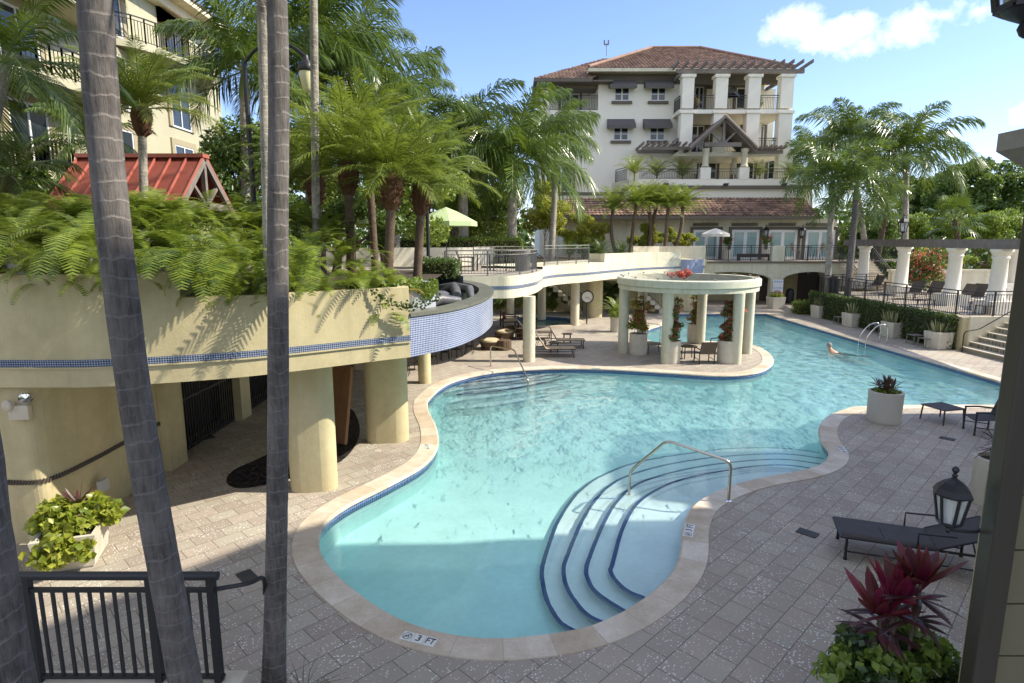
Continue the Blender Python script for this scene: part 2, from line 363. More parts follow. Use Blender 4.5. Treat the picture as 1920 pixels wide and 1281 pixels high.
for si,(lines,depths,inner) in enumerate([(st,[-.34,-.50,-.68,-.88],Vector((5.2,10.6,0))),(far_st,[-.32,-.46,-.62,-.80],Vector((-.9,21.8,0)))]):
    b=MB(); prevz=-.30
    for k,ln in enumerate(lines):
        zap=WZ+(depths[k]-WZ)*(.72 if si==0 else .5)                      # refraction lifts what is below the water
        c3=cr([gz(u,v,zap) for u,v in ln],6); c3=[Vector((p.x,p.y,0)) for p in c3]
        z=depths[k]; poly=list(c3)
        # tread = area between this nosing and the pool edge behind it
        ring=[(p.x,p.y) for p in poly]
        back=[(inner.x+(p.x-inner.x)*(-.0)+0,inner.y) for p in poly[:1]]
        far_=[Vector((inner.x,inner.y,0))]
        b.poly(poly+far_,z,mi=0)
        b.wall(poly,z-.4,z,0); b.wall(list(reversed(poly)),z-.4,z,0)
        off=offset(poly,-.06,False); off2=offset(poly,.006,False)
        b.strip([Vector((p.x,p.y,z+.004)) for p in off2],[Vector((p.x,p.y,z+.004)) for p in off],1)
        b.strip([Vector((p.x,p.y,z+.004)) for p in off2],[Vector((p.x,p.y,z-.05)) for p in off2],1)
    b.build('pool_steps',[M['plaster_step'],M['steptile']],kind='structure')
# water surface: real small waves
dx=.10; wpoly=offset(POOL,.25); xs=[p.x for p in wpoly]; ys=[p.y for p in wpoly]
X0,X1,Y0,Y1=min(xs),max(xs),min(ys),max(ys); nx=int((X1-X0)/dx)+1; ny=int((Y1-Y0)/dx)+1
gx,gy=np.meshgrid(X0+np.arange(nx)*dx,Y0+np.arange(ny)*dx,indexing='ij')
rng=np.random.RandomState(3); hz=np.zeros_like(gx); WAMP=.0006
for i in range(40):
    wl=.30*2.6**rng.uniform(0,1); a=rng.normal(.9,1.0); k=2*PI/wl
    hz+=WAMP*wl**2*np.sin(k*(gx*np.cos(a)+gy*np.sin(a))+rng.uniform(0,6.28)+1.3*np.sin(.9*gx+.6*gy+i)+.8*np.sin(1.7*gy-.8*gx+2*i))
amp=.55+.45*np.clip((gy-8)/10,0,1); hz*=amp
def in_mask(poly):
    m=np.zeros(gx.shape,bool); n=len(poly); j=n-1
    for i in range(n):
        xi,yi,xj,yj=poly[i].x,poly[i].y,poly[j].x,poly[j].y
        if yi!=yj:
            cnd=((yi>gy)!=(yj>gy))&(gx<(xj-xi)*(gy-yi)/(yj-yi)+xi); m^=cnd
        j=i
    return m
mk=in_mask(wpoly); idx=-np.ones(gx.shape,int); keep=np.zeros(gx.shape,bool)
cell=mk[:-1,:-1]|mk[1:,:-1]|mk[1:,1:]|mk[:-1,1:]
for a_,b_ in((0,0),(1,0),(1,1),(0,1)): keep[a_:a_+cell.shape[0],b_:b_+cell.shape[1]]|=cell
idx[keep]=np.arange(keep.sum()); V=np.stack([gx[keep],gy[keep],WZ+hz[keep]],1)
I,J=np.nonzero(cell); Fq=np.stack([idx[I,J],idx[I+1,J],idx[I+1,J+1],idx[I,J+1]],1)
me=bpy.data.meshes.new('pool_water'); me.from_pydata(V.tolist(),[],Fq.tolist()); me.polygons.foreach_set('use_smooth',[True]*len(me.polygons)); me.update()
water=bpy.data.objects.new('pool_water',me); COL.objects.link(water); water['kind']='structure'
m,nt,N,L,p=nodes('pool_water'); N.remove(p)
rf=N.new('ShaderNodeBsdfRefraction'); rf.inputs['IOR'].default_value=1.33; rf.inputs['Roughness'].default_value=0; rf.inputs['Color'].default_value=(.90,.99,.985,1)
gl=N.new('ShaderNodeBsdfGlossy'); gl.inputs['Roughness'].default_value=.015
fr=N.new('ShaderNodeFresnel'); fr.inputs['IOR'].default_value=1.33
wv_=objco(nt,(1,1,1)); w1=noise_(nt,wv_,2.1,1,.4); w2=noise_(nt,objco(nt,(1.4,.8,1),(0,0,.6)),6.5,2,.5)
bp=N.new('ShaderNodeBump'); bp.inputs['Strength'].default_value=1; bp.inputs['Distance'].default_value=.05; L.new(math_(nt,'ADD',math_(nt,'MULTIPLY',w1,1.),math_(nt,'MULTIPLY',w2,.28)),bp.inputs['Height'])
sy=N.new('ShaderNodeSeparateXYZ'); L.new(objco(nt),sy.inputs[0]); mr=N.new('ShaderNodeMapRange'); mr.inputs[1].default_value=12.; mr.inputs[2].default_value=20.; mr.inputs[3].default_value=.0055; mr.inputs[4].default_value=.036; L.new(sy.outputs[1],mr.inputs[0]); L.new(mr.outputs[0],bp.inputs['Distance'])
for n_ in(rf,gl,fr): L.new(bp.outputs[0],n_.inputs['Normal'])
mx=N.new('ShaderNodeMixShader'); tp=N.new('ShaderNodeBsdfTransparent'); tp.inputs['Color'].default_value=(.88,.985,.98,1); mt=N.new('ShaderNodeMixShader'); m2_=N.new('ShaderNodeMapRange'); m2_.inputs[1].default_value=9.4; m2_.inputs[2].default_value=13.2; m2_.inputs[3].default_value=.06; m2_.inputs[4].default_value=.42; L.new(sy.outputs[1],m2_.inputs[0]); L.new(m2_.outputs[0],mt.inputs[0]); L.new(rf.outputs[0],mt.inputs[1]); L.new(tp.outputs[0],mt.inputs[2]); L.new(fr.outputs[0],mx.inputs[0]); L.new(mt.outputs[0],mx.inputs[1]); L.new(gl.outputs[0],mx.inputs[2]); L.new(mx.outputs[0],N['Material Output'].inputs['Surface'])
me.materials.append(m)
water.cycles.is_caustics_caster=True; sl.cycles.is_caustics_light=True
for o in bpy.data.objects:
    if o.name.split('.')[0] in('pool_basin','pool_steps'): o.cycles.is_caustics_receiver=True
# spa
b=MB(); b.strip([p+Vector((0,0,.05)) for p in SPAO],[p+Vector((0,0,.05)) for p in SPA],0,.35,True); b.wall(SPAO,-.02,.05,0,True); b.build('spa_rim',M['coping'],kind='structure')
b=MB(); b.wall(list(reversed(SPA)),-.9,.05,0,True); b.poly(SPA,-.75,mi=1); b.build('spa_basin',[M['pooltile'],M['plaster']],kind='structure')
m2=m.copy(); m2.name='spa_water'; b=MB(); b.poly(SPA,-.06); o=b.build('spa_water',m2,kind='structure'); o.cycles.is_caustics_caster=True
b=MB(); b.poly(MULCH,-.03); b.wall(list(reversed(MULCH)),-.03,0,closed=True)
for i in range(1500):
    q=MULCH[R.randrange(len(MULCH))].lerp(Vector((-4.5,11.9,0)),R.random()**.7)
    if inside(q,MULCH): b.obox((q.x,q.y,-.012+R.random()*.03),.1*R.uniform(.5,1.2),.035,.012,M3=Matrix.Rotation(R.uniform(0,6.3),3,'Z')@Matrix.Rotation(R.uniform(-.5,.5),3,'X'))
M['mulch']=mat('dark_mulch',(.022,.018,.017),.6,.6,6)
o=b.build('mulch_bed',M['mulch']); o['kind']='stuff'; tag(o,'dark bark mulch bed set in the paving behind the front pier','mulch')
# ---------------------------------------------------------------- left terrace structure, fountain basin, bridge
M['stucco_y']=mat('yellow_stucco',(.53,.46,.27),.85,.12,.7,.35,34,dist=.012,stain=(.45,.385,.22))
M['stucco_c']=mat('cream_stucco',(.66,.61,.46),.85,.07,.8,.4,26,dist=.015,stain=(.50,.46,.34))
M['stucco_g']=mat('pale_green_stucco',(.60,.60,.47),.85,.07,.8,.4,26,dist=.015,stain=(.48,.44,.30))
M['white']=mat('white_stucco',(.80,.755,.63),.85,.04,.5,.3,26,dist=.01)
M['mosaic']=tilemat('blue_mosaic',(.03,.06,.20),(.09,.14,.32),(.50,.53,.58),.040,rough=.15,gw=.26)
M['mosaic_s']=tilemat('blue_mosaic_band',(.015,.035,.10),(.05,.09,.20),(.40,.43,.47),.034,rough=.12,gw=.2)
M['stone_rim']=mat('wet_grey_stone',(.15,.15,.12),.35,.3,2,.3,30)
M['iron']=plain('black_iron',(.018,.018,.020),.45)
M['iron_grey']=plain('grey_painted_metal',(.20,.19,.17),.45)
M['bronze']=plain('bronze_metal',(.055,.045,.036),.4,.3)
M['steel']=plain('brushed_steel',(.55,.50,.40),.22,1.)
M['chrome']=plain('polished_steel',(.75,.75,.74),.12,1.)
M['woodbr']=mat('brown_wood',(.20,.10,.04),.6,.35,2,.3,60,stretch=(1,1,.15))
M['concrete']=mat('pale_concrete',(.62,.56,.45),.8,.08,1.2,.25,40,stain=(.50,.44,.33))
M['door']=mat('dark_brown_door',(.07,.055,.045),.6,.15,2)
M['shade']=mat('shade_tone',(.05,.045,.038),.9,.2,1)  # near-black tone with the shade under the terrace put into it
fas=cr([(-9.8,8.46),(-7.38,8.46),(-6.6,8.46),(-5.89,8.52),(-4.55,8.96),(-3.61,9.49),(-2.43,10.35),(-1.84,10.74)],8)
bas=cr([(-1.84,10.74),(-1.16,11.73),(-.74,13.05),(-.54,14.4),(-.50,15.6),(-.62,17.0),(-1.05,18.7),(-1.8,20.1),(-3.0,21.2)],8)
br1=cr([(-3.,21.4),(-1.6,21.62),(-.62,21.83),(0,22.03),(.51,22.88),(.97,24.29),(1.37,26.76)],6)
br2=cr([(1.37,27.0),(1.9,28.3),(2.6,29.3),(3.77,30.53),(5.54,33.07),(8.,36.0),(10.5,37.6),(12.2,38.4)],6)
SL0,SL1=2.5,3.32
T=thing('planter_terrace','curved yellow planter terrace with blue mosaic band on two wide piers','terrace',(-4,10,0))
T.location=(0,0,0)
def thickwall(mb,pts,z0,z1,t=.2,mi=0):
    inn=offset(pts,-t,False); A=pts; 
    mb.wall(A,z0,z1,mi); mb.wall(list(reversed(inn)),z0,z1,mi)
    mb.strip([Vector((p.x,p.y,z1)) for p in A],[Vector((p.x,p.y,z1)) for p in inn],mi)
    mb.strip([Vector((p.x,p.y,z0)) for p in inn],[Vector((p.x,p.y,z0)) for p in A],mi)
    for e in(0,-1):
        mb.add([(A[e].x,A[e].y,z0),(A[e].x,A[e].y,z1),(inn[e].x,inn[e].y,z1),(inn[e].x,inn[e].y,z0)],[(0,1,2,3),(3,2,1,0)][:1],mi)
k=next(i for i,p in enumerate(fas) if p.x>-4.98)
b=MB(); thickwall(b,fas[:k+1],SL0,4.12,.22); thickwall(b,fas[k:],SL0,3.765,.22); thickwall(b,[fas[-1],Vector((-1.95,11.3,0)),Vector((-2.0,12.0,0))],SL0,3.755,.2)
b.build('wall',M['stucco_y'],T)
bo=offset(fas,.012,False)
b=MB(); b.wall(bo,2.80,2.905,0); b.strip([Vector((p.x,p.y,2.905)) for p in bo],[Vector((p.x,p.y,2.905)) for p in fas],0)
b.build('tile_band',M['mosaic_s'],T)
lo=offset(fas,.03,False); b=MB(); b.wall(lo,2.775,2.798); b.strip([Vector((p.x,p.y,2.798)) for p in lo],[Vector((p.x,p.y,2.798)) for p in fas]); b.strip([Vector((p.x,p.y,2.775)) for p in fas],[Vector((p.x,p.y,2.775)) for p in lo]); b.build('ledge',M['stucco_y'],T)
b=MB(); sl_poly=offset(fas,-.02,False)+[Vector((-2,11.6,0)),Vector((-2.2,21.4,0)),Vector((-12,21.4,0)),Vector((-12,8.6,0))]
b.poly(sl_poly,2.52,flip=True); b.poly([(p.x,p.y) for p in sl_poly],3.55,mi=1); b.build('slab',[M['stucco_y'],M['soil']],T)
def stadium(c,l,wd,ang,n=10):
    a=Vector((math.cos(ang),math.sin(ang),0)); q=Vector((-a.y,a.x,0)); c=Vector((c[0],c[1],0)); out=[]
    for s,e in((1,0),(-1,PI)):
        for i in range(n+1):
            t=-PI/2+PI*i/n+e; out.append(c+a*(s*(l-wd)/2)+a*(math.cos(t)*wd/2)+q*(math.sin(t)*wd/2))
    return out
def pier(c,l,wd,ang,z1,parent,mt):
    b=MB(); b.prism(stadium(c,l,wd,ang),0,z1); return b.build('pier',mt,parent,smooth=True)
pier((-3.72,10.75),.86,.5,rad(8),2.515,T,M['stucco_y']); pier((-2.9,13.5),.98,.55,rad(8),2.515,T,M['stucco_y'])
for c in[(-2.85,19.2)]:
    b=MB(); b.lathe([(.21,0),(.21,2.51)],(c[0],c[1],0),20); b.build('pier',M['stucco_y'],T,smooth=True)
# lower wall under the slab
W=thing('lower_wall','shaded yellow stucco wall with a dark rope moulding under the terrace, at far left','wall')
wl=cr([(-9.8,8.75),(-8.4,8.7),(-7.4,8.6),(-7.05,8.75),(-6.98,9.6),(-7.0,10.4),(-7.02,11.6)],6)
b=MB(); b.wall(wl,0,2.515,flip=False); b.build('wall_face',M['stucco_y'],W)
b=MB(); rope=resample(wl,.045)
for i,p in enumerate(rope):
    t=(rope[min(i+1,len(rope)-1)]-rope[max(i-1,0)]).normalized(); nrm=Vector((t.y,-t.x,0))
    q=p+nrm*.012; b.bar((q.x,q.y,.965),(q.x+t.x*.03,q.y+t.y*.03,1.035),.028,.03)
b.build('rope_moulding',M['door'],W)
b=MB()
for (x0,x1,y0,y1) in[(-7.45,-6.85,11.55,12.15),(-7.5,-6.95,15.0,15.55),(-7.5,-7.0,18.6,19.1)]: b.box(x0,x1,y0,y1,0,2.51)
b.build('pillar',M['stucco_y'],W)
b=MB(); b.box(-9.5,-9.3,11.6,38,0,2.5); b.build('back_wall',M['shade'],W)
for (y0,y1,lab) in[(12.2,14.95,'black barred metal gate between two square pillars under the terrace'),(15.6,18.55,'black barred metal gate farther back beyond the second pillar')]:
    G=thing('metal_gate',lab,'gate',(-7.15,(y0+y1)/2,0)); h=(y1-y0)/2; b=MB()
    for z in(.08,1.15,2.35): b.box(-.02,.02,-h,h,z,z+.05)
    b.build('gate_frame',M['iron'],G); b=MB(); n=int((y1-y0)/.11)
    for i in range(n+1): b.box(-.013,.013,-h+i*2*h/n-.013,-h+i*2*h/n+.013,.02,2.42)
    b.build('gate_bars',M['iron'],G)
    b=MB(); b.box(-.55,-.5,-h,h,0,2.45); b.build('dark_backing',M['shade'],G)  # dark sheet standing in for the shade behind the bars
# emergency light on the lower wall
E_=thing('wall_floodlight','small twin head emergency floodlight on the shaded yellow wall','light',(-7.22,8.60,2.12),rad(12))
b=MB(); b.box(-.13,.13,-.12,0,-.12,.10); b.build('housing',M['concrete'],E_,bevel=.015)
for s in(-1,1):
    b=MB(); b.lathe([(.03,0),(.075,.03),(.085,.09),(.07,.11),(0,.12)],(0,0,0),16); o=b.build('lamp_head',M['concrete'] if s<0 else M['chrome'],E_,smooth=True); o.location=(.0+.09*s,-.05,.16+.05*s); o.rotation_euler=(rad(90),0,rad(25*s))
b=MB(); b.box(-.11,.11,-.07,0,-.1,.1)
o=b.build('junction_box',plain('grey_box',(.42,.43,.43),.5),bevel=.008); o.location=(-6.88,9.55,.55); o.rotation_euler=(0,0,rad(90)); tag(o,'grey electrical junction box on the yellow wall above the pothos planter','junction box')
# leaning board and white box below the slab
o=thing('wooden_board','tall brown wooden board leaning in the mulch beside the front pier','board',(-3.95,13.2,0),rad(60)); 
b=MB(); b.obox((0,0,.95),.09,.75,1.75,M3=Matrix.Rotation(rad(10),3,'Y')); b.build('panel',M['woodbr'],o,bevel=.02)
b=MB(); b.obox((.09,.36,.85),.05,.06,1.6,M3=Matrix.Rotation(rad(10),3,'Y')); b.obox((.02,.36,.3),.2,.07,.07); b.build('edge_batten',mat('pale_wood',(.42,.27,.12),.6,.2,3),o)
o=MB(); o.box(-.35,.35,-.3,.3,0,.8); o=o.build('storage_box',M['concrete'],bevel=.02); o.location=(-5.3,21.4,0); tag(o,'plain cream box standing in shade under the terrace slab','box')
# fountain basin
FB=thing('fountain_basin','raised fountain basin faced in pale blue mosaic with dark stone rim, overhanging the poolside bar','fountain')
b=MB(); b.wall(bas,2.5,3.24,0); b.build('mosaic_face',M['mosaic'],FB)
ri=offset(bas,-.36,False); ro=offset(bas,.03,False)
b=MB(); A=lambda ps,z:[Vector((p.x,p.y,z)) for p in ps]
b.strip(A(ro,3.30),A(ri,3.30)); b.strip(A(ro,3.235),A(ro,3.30)); b.strip(A(ri,3.30),A(ri,2.9)); b.strip(A(ro,3.235),A(bas,3.235)); b.build('stone_rim',M['stone_rim'],FB)
cl=list(ri)+[Vector((-3.0,20.4,0)),Vector((-2.9,11.6,0))]
b=MB(); b.poly(cl,3.17); o=b.build('basin_water',plain('dark_water',(.012,.018,.022),.04),FB)
b=MB(); b.poly(bas+[Vector((-3,21,0)),Vector((-2.6,11,0))],2.5,flip=True); b.build('underside',M['stucco_y'],FB)
b=MB(); b.lathe([(.75,2.9),(.75,3.75)],(-2.3,12.2,0),36); b.build('inner_wall',M['mosaic_s'],FB,smooth=True)
b=MB(); b.wall([Vector((-2.7,20.2,0)),Vector((-1.9,19.6,0)),Vector((-1.5,18.6,0))],3.1,3.5); b.build('tile_backwall',M['mosaic_s'],FB)
M['greystone']=mat('grey_bronze_stone',(.11,.11,.115),.4,.35,3,.4,20)
b=MB(); b.tube([(-1.9,15.6,3.22),(-1.45,15.3,3.42),(-1.05,14.9,3.4),(-.95,14.3,3.2)],[.09,.13,.11,.07],12); b.tube([(-1.95,12.9,3.2),(-1.6,13.3,3.3),(-1.2,13.7,3.24)],[.1,.13,.08],12); b.tube([(-2.0,16.4,3.3),(-1.45,15.3,3.4),(-1.3,14.2,3.3)],[.1,.15,.1],12); b.lathe([(0,-.12),(.2,-.06),(.24,.03),(.1,.12),(0,.13)],(-1.75,14.6,3.26),14,sx=1.3)
o=b.build('stone_figure',M['greystone'],smooth=True); tag(o,'grey reclining stone figure lying in the fountain basin','sculpture')
# bridge and terrace slab
B=thing('terrace_bridge','curving pale terrace bridge with blue tile stripe on round columns above the loungers','bridge')
def ribbon(pts,depth,z0,z1,name='slab'):
    b=MB(); inn=offset(pts,-depth,False)
    b.wall(pts,z0,z1); b.strip(A(pts,z1),A(inn,z1)); b.strip(A(inn,z0),A(pts,z0)); b.wall(list(reversed(inn)),z0,z1)
    b.add([(pts[-1].x,pts[-1].y,z0),(pts[-1].x,pts[-1].y,z1),(inn[-1].x,inn[-1].y,z1),(inn[-1].x,inn[-1].y,z0)],[(0,3,2,1)])
    return b.build(name,M['stucco_c'],B)
front=br1
b=MB(); P=[Vector(p) for p in br1]+[Vector((1.37,31.5,0)),Vector((-12,31.5,0)),Vector((-12,21.45,0)),Vector((-3.,21.45,0))]
b.wall(br1,SL0,SL1); b.poly(P,SL1,mi=1); b.poly(P,SL0,flip=True); b.wall([br1[-1],Vector((1.37,31.5,0)),Vector((-12,31.5,0))],SL0,SL1); b.build('slab',[M['stucco_c'],M['pavers']],B)
ribbon(br2,3.0,SL0,3.42,'curved_slab')
for pts,z in((br1,2.83),(br2,2.86)):
    o_=offset(pts,.01,False); b=MB(); b.wall(o_,z,z+.12); b.strip(A(o_,z+.12),A(pts,z+.12)); b.build('tile_band',M['mosaic_s'],B)
for c,r in[((.65,22.72),.235),((3.42,32.62),.24),((1.74,35.1),.24),((-.1,37.6),.24)]:
    b=MB(); b.lathe([(r,0),(r,2.505)],(c[0],c[1],0),24); b.build('column',M['stucco_c'],B,smooth=True)
b=MB(); b.prism(stadium((5.0,36.2),.95,.6,rad(15)),0,2.3); b.build('column',M['stucco_y'],B,smooth=True)
b=MB(); b.box(4.2,9.4,36.0,37.2,2.22,2.505); b.build('beam',M['stucco_y'],B)
# raised planter walls on the bridge
b=MB(); pw=cr([(4.95,32.5),(6.2,34.1),(8.,36.05),(9.6,37.1),(10.4,37.5)],6); thickwall(b,pw,3.42,3.87,.25); b.add([(4.95,32.5,3.42),(4.95,32.5,3.87),(4.2,33.3,3.87),(4.2,33.3,3.42)],[(0,3,2,1)]); b.build('planter_wall',M['stucco_c'],B)
b=MB(); b.wall([Vector((10.4,37.4,0)),Vector((10.75,37.2,0)),Vector((12.0,38.1,0))],2.55,3.4); b.build('cascade_tile',M['mosaic'],B)
b=MB(); thickwall(b,[Vector((7.6,38.2,0)),Vector((9.4,38.9,0)),Vector((12.2,38.9,0)),Vector((12.35,42,0))],3.4,4.2,.25); o=b.build('planter_wall',M['stucco_c'],B)
# retaining wall and planted upper ground behind
b=MB(); b.wall([Vector((-12,39.3,0)),Vector((12.6,39.3,0)),Vector((12.6,43.0,0))],0,3.4); b.poly([(-60,31.5),(-12,31.5),(-12,39.3),(12.6,39.3),(12.6,43.0),(12.6,47.2),(-60,47.2)],3.4,mi=1); o=b.build('upper_planting_bed',[M['stucco_y'],M['soil']],kind='structure')
b=MB(); b.poly([(-60,-10),(-12,-10),(-12,31.5),(-60,31.5)],3.3); b.wall([Vector((-12,-10,0)),Vector((-12,31.5,0))],0,3.3); b.build('upper_garden_ground',M['soil'],kind='structure')
# white low wall with hedge, upper terrace
b=MB(); thickwall(b,cr([(-9,29.5),(-5.,30.2),(-2.,31.2),(.6,33.)],6),3.3,4.22,.25); o=b.build('low_garden_wall',M['white']); tag(o,'low white wall on the upper terrace below a clipped hedge','wall')
b=MB(); b.box(0,.001,0,.001,0,.001)
# railings
def railing(name,label,pts,z0,h,mt,step=.115,post=1.5,cat='railing',top=.06,parent=None,group=None,ndetail=True):
    pts=resample([Vector((p[0],p[1],0)) for p in pts],step); r=thing(name,label,cat,(pts[0].x,pts[0].y,z0),0,group); o0=pts[0]
    Q=[p-o0 for p in pts]
    if parent is not None: r.parent=parent
    lv=[p[2]-z0 if len(p)>2 else 0 for p in pts]
    b=MB()
    for i in range(len(Q)-1): b.bar((Q[i].x,Q[i].y,h),(Q[i+1].x,Q[i+1].y,h),top,top*.7)
    b.build('top_rail',mt,r)
    for zz in(h-.14,.09):
        b=MB()
        for i in range(len(Q)-1): b.bar((Q[i].x,Q[i].y,zz),(Q[i+1].x,Q[i+1].y,zz),.03,.03)
        b.build('middle_rail' if zz>.1 else 'bottom_rail',mt,r)
    b=MB(); kp=max(1,int(post/step))
    for i,q in enumerate(Q):
        if i%kp and i!=len(Q)-1: b.bar((q.x,q.y,.09),(q.x,q.y,h-.14),.018)
    b.build('balusters',mt,r)
    for i,q in enumerate(Q):
        if i%kp==0 or i==len(Q)-1:
            b=MB(); b.bar((q.x,q.y,0),(q.x,q.y,h-.01),.055); b.build('post',mt,r)
    return r
railing('metal_railing','grey metal railing along the rounded front edge of the terrace bridge',offset(br1,-.12,False)[3:-4],SL1,.90,M['iron_grey'])
railing('metal_railing','grey metal railing on the far bend of the terrace bridge beside dark shrubs',offset(br2,-.14,False)[3:20],3.42,.92,M['iron_grey'])
railing('metal_railing','grey metal railing at the back of the upper terrace near the white wall',[(-1.9,30.),(1.1,31.3)],3.32,.95,M['iron_grey'])
# ---------------------------------------------------------------- pergola ring
G=thing('round_pergola','round cream pergola ring on columns standing on the pool peninsula','pergola')
PC=Vector((7.1,24.5,0)); PR=2.78
b=MB(); b.lathe([(PR-.28,2.66),(PR-.04,2.66),(PR-.04,2.82),(PR+.02,2.86),(PR+.02,3.10),(PR-.02,3.13),(PR-.28,3.13),(PR-.28,2.66)],PC,96); b.build('ring_beam',M['stucco_g'],G,smooth=True)
b=MB()
for i in range(170):
    a=2*PI*i/170; c=PC+Vector((math.cos(a),math.sin(a),0))*(PR-.025)
    b.obox((c.x,c.y,2.845),.03,.05,.035,a)
b.build('bead_moulding',M['bronze'],G)
b=MB()
for i in range(7):
    x=-PR+PR*2*(i+.5)/7; hh=math.sqrt(max(.01,(PR-.1)**2-x*x)); b.tube([(PC.x+x,PC.y-hh,3.17),(PC.x+x,PC.y+hh,3.17)],.008,5)
for i in range(16):
    a=2*PI*i/16+.1; c=PC+Vector((math.cos(a),math.sin(a),0))*(PR-.12); b.tube([(c.x,c.y,3.12),(c.x,c.y,3.19)],.022,6); b.tube([(c.x-.06,c.y,3.19),(c.x+.06,c.y,3.19)],.015,5)
b.build('trellis_wires',M['iron_grey'],G)
for (x,y) in[(4.56,24.4),(5.82,22.33),(8.42,22.28),(9.66,24.4),(8.45,26.7),(5.8,26.7)]:
    b=MB(); b.lathe([(.205,0),(.205,2.665)],(x,y,0),24); b.build('column',M['stucco_g'],G,smooth=True)
# ---------------------------------------------------------------- furniture
M['sling']=mat('tan_sling_fabric',(.40,.31,.19),.85,.12,6,.2,200)
M['sling_d']=mat('charcoal_sling_fabric',(.050,.041,.035),.7,.15,6,.2,200)
M['sling_b']=mat('brown_sling_fabric',(.10,.08,.06),.85,.12,6,.2,200)
M['wicker']=tilemat('brown_wicker',(.12,.075,.045),(.19,.125,.08),(.04,.025,.015),.035,False,.7,.25,.5)
M['cushion']=mat('beige_cushion',(.56,.47,.31),.9,.08,5)
def lounger(label,loc,rz,back=48,fab='sling',metal='bronze',group=None,arm=False):
    """foot end at origin, head along +x"""
    t=thing('chaise_longue',label,'lounger',loc,rz,group); mt=M[metal]; L1=1.22; W2=.33; h=.36; LB=.72
    ca,sa=math.cos(rad(back)),math.sin(rad(back))
    b=MB()
    for s in(-1,1):
        b.tube([(0.02,s*W2,h-.02),(L1+.62,s*W2,h-.02)],.018,7)
    for x in(.02,.62,L1,L1+.6): b.tube([(x,-W2,h-.02),(x,W2,h-.02)],.015,6)
    b.tube([(.12,-W2,.13),(L1+.5,-W2,.13)],.012,6); b.tube([(.12,W2,.13),(L1+.5,W2,.13)],.012,6)
    b.build('frame',mt,t,smooth=True)
    for x in(.1,L1+.5):
        for s in(-1,1):
            q=MB(); q.tube([(x,s*W2,h-.02),(x,s*W2,0)],.02,7); q.lathe([(.027,0),(.027,.03)],(x,s*W2,0),8); q.build('leg',mt,t,smooth=True)
    b=MB(); n=10; sag=lambda x:-.02*math.sin(PI*x)
    P=[];F=[]
    for i in range(n+1):
        x=i/n*L1; 
        for y,dz in((-W2,0),(-W2*.4,sag(i/n)),(W2*.4,sag(i/n)),(W2,0)): P.append((x,y,h+dz-.015*(1 if i==0 else 0)))
    for i in range(n):
        for k in range(3): F.append((i*4+k,i*4+4+k,i*4+5+k,i*4+1+k))
    m_=len(P); P+=[(p[0],p[1],p[2]-.012) for p in P]; F+=[tuple(m_+q for q in reversed(f)) for f in F]+[(i*4+4,i*4,m_+i*4,m_+i*4+4) for i in range(n)]+[(i*4+3,i*4+7,m_+i*4+7,m_+i*4+3) for i in range(n)]; b.add(P,F); b.build('seat',M[fab],t,smooth='all')
    b=MB(); u=Vector((ca,0,sa)); nrm=Vector((-sa,0,ca)); o=Vector((L1,0,h))
    b.obox(o+u*LB/2,LB,2*W2-.01,.016,M3=Matrix((u,(0,1,0),nrm)).transposed()); k=b.build('backrest',M[fab],t)
    b=MB(); 
    for s in(-1,1):
        b.tube([o+Vector((0,s*W2,0)),o+u*LB+Vector((0,s*W2,0))],.018,7); b.tube([o+u*LB*.6+Vector((0,s*W2*.9,0)),(L1+.5,s*W2*.9,.16)],.011,6)
    b.tube([o+u*LB+Vector((0,-W2,0)),o+u*LB+Vector((0,W2,0))],.018,7)
    if arm:
        for s in(-1,1): b.tube([(L1-.25,s*W2*1.05,h),(L1-.25,s*W2*1.05,h+.2),(L1+.2,s*W2*1.05,h+.22)],.014,7)
    b.build('back_frame',mt,t,smooth=True); return t
def armchair(label,loc,rz,fab='sling_b',metal='bronze',group=None):
    """faces +x"""
    t=thing('armchair',label,'chair',loc,rz,group); mt=M[metal]; W2=.29
    for x,hh in((.27,.56),(-.25,.42)):
        for s in(-1,1):
            q=MB(); q.tube([(x,s*W2,hh),(x,s*W2,0)],.02,7); q.lathe([(.028,0),(.028,.04)],(x,s*W2,0),8); q.build('leg',mt,t,smooth=True)
    b=MB()
    for s in(-1,1): b.tube([(.29,s*W2,.56),(.0,s*W2,.58),(-.32,s*W2,.56)],.022,7); b.tube([(-.25,s*W2,.36),(-.42,s*W2,.86)],.018,7); b.tube([(.27,s*W2,.2),(-.25,s*W2,.16)],.012,6)
    b.tube([(-.42,-W2,.86),(-.42,W2,.86)],.018,7); b.build('arm_frame',mt,t,smooth=True)
    b=MB(); b.obox((.0,0,.39),.56,.56,.02,M3=Matrix.Rotation(rad(6),3,'Y')); b.build('seat',M[fab],t)
    b=MB(); b.obox((-.345,0,.63),.02,.56,.48,M3=Matrix.Rotation(rad(-19),3,'Y')); b.build('backrest',M[fab],t); return t
def table(label,loc,r=.27,h=.46,square=False,group=None,metal='bronze',rz=0,name='side_table'):
    t=thing(name,label,'table',loc,rz,group); b=MB()
    if square: b.box(-r,r,-r,r,h-.025,h)
    else: b.lathe([(r-.01,h-.03),(r,h-.02),(r,h-.005),(r-.01,h)],(0,0,0),24)
    b.build('table_top',M[metal],t)
    for i in range(4):
        a=PI/4+i*PI/2; k=r*(1.25 if square else .78); q=MB(); q.tube([(k*math.cos(a),k*math.sin(a),h-.03),(k*1.08*math.cos(a),k*1.08*math.sin(a),0)],.02,6); q.build('leg',M[metal],t)
    return t
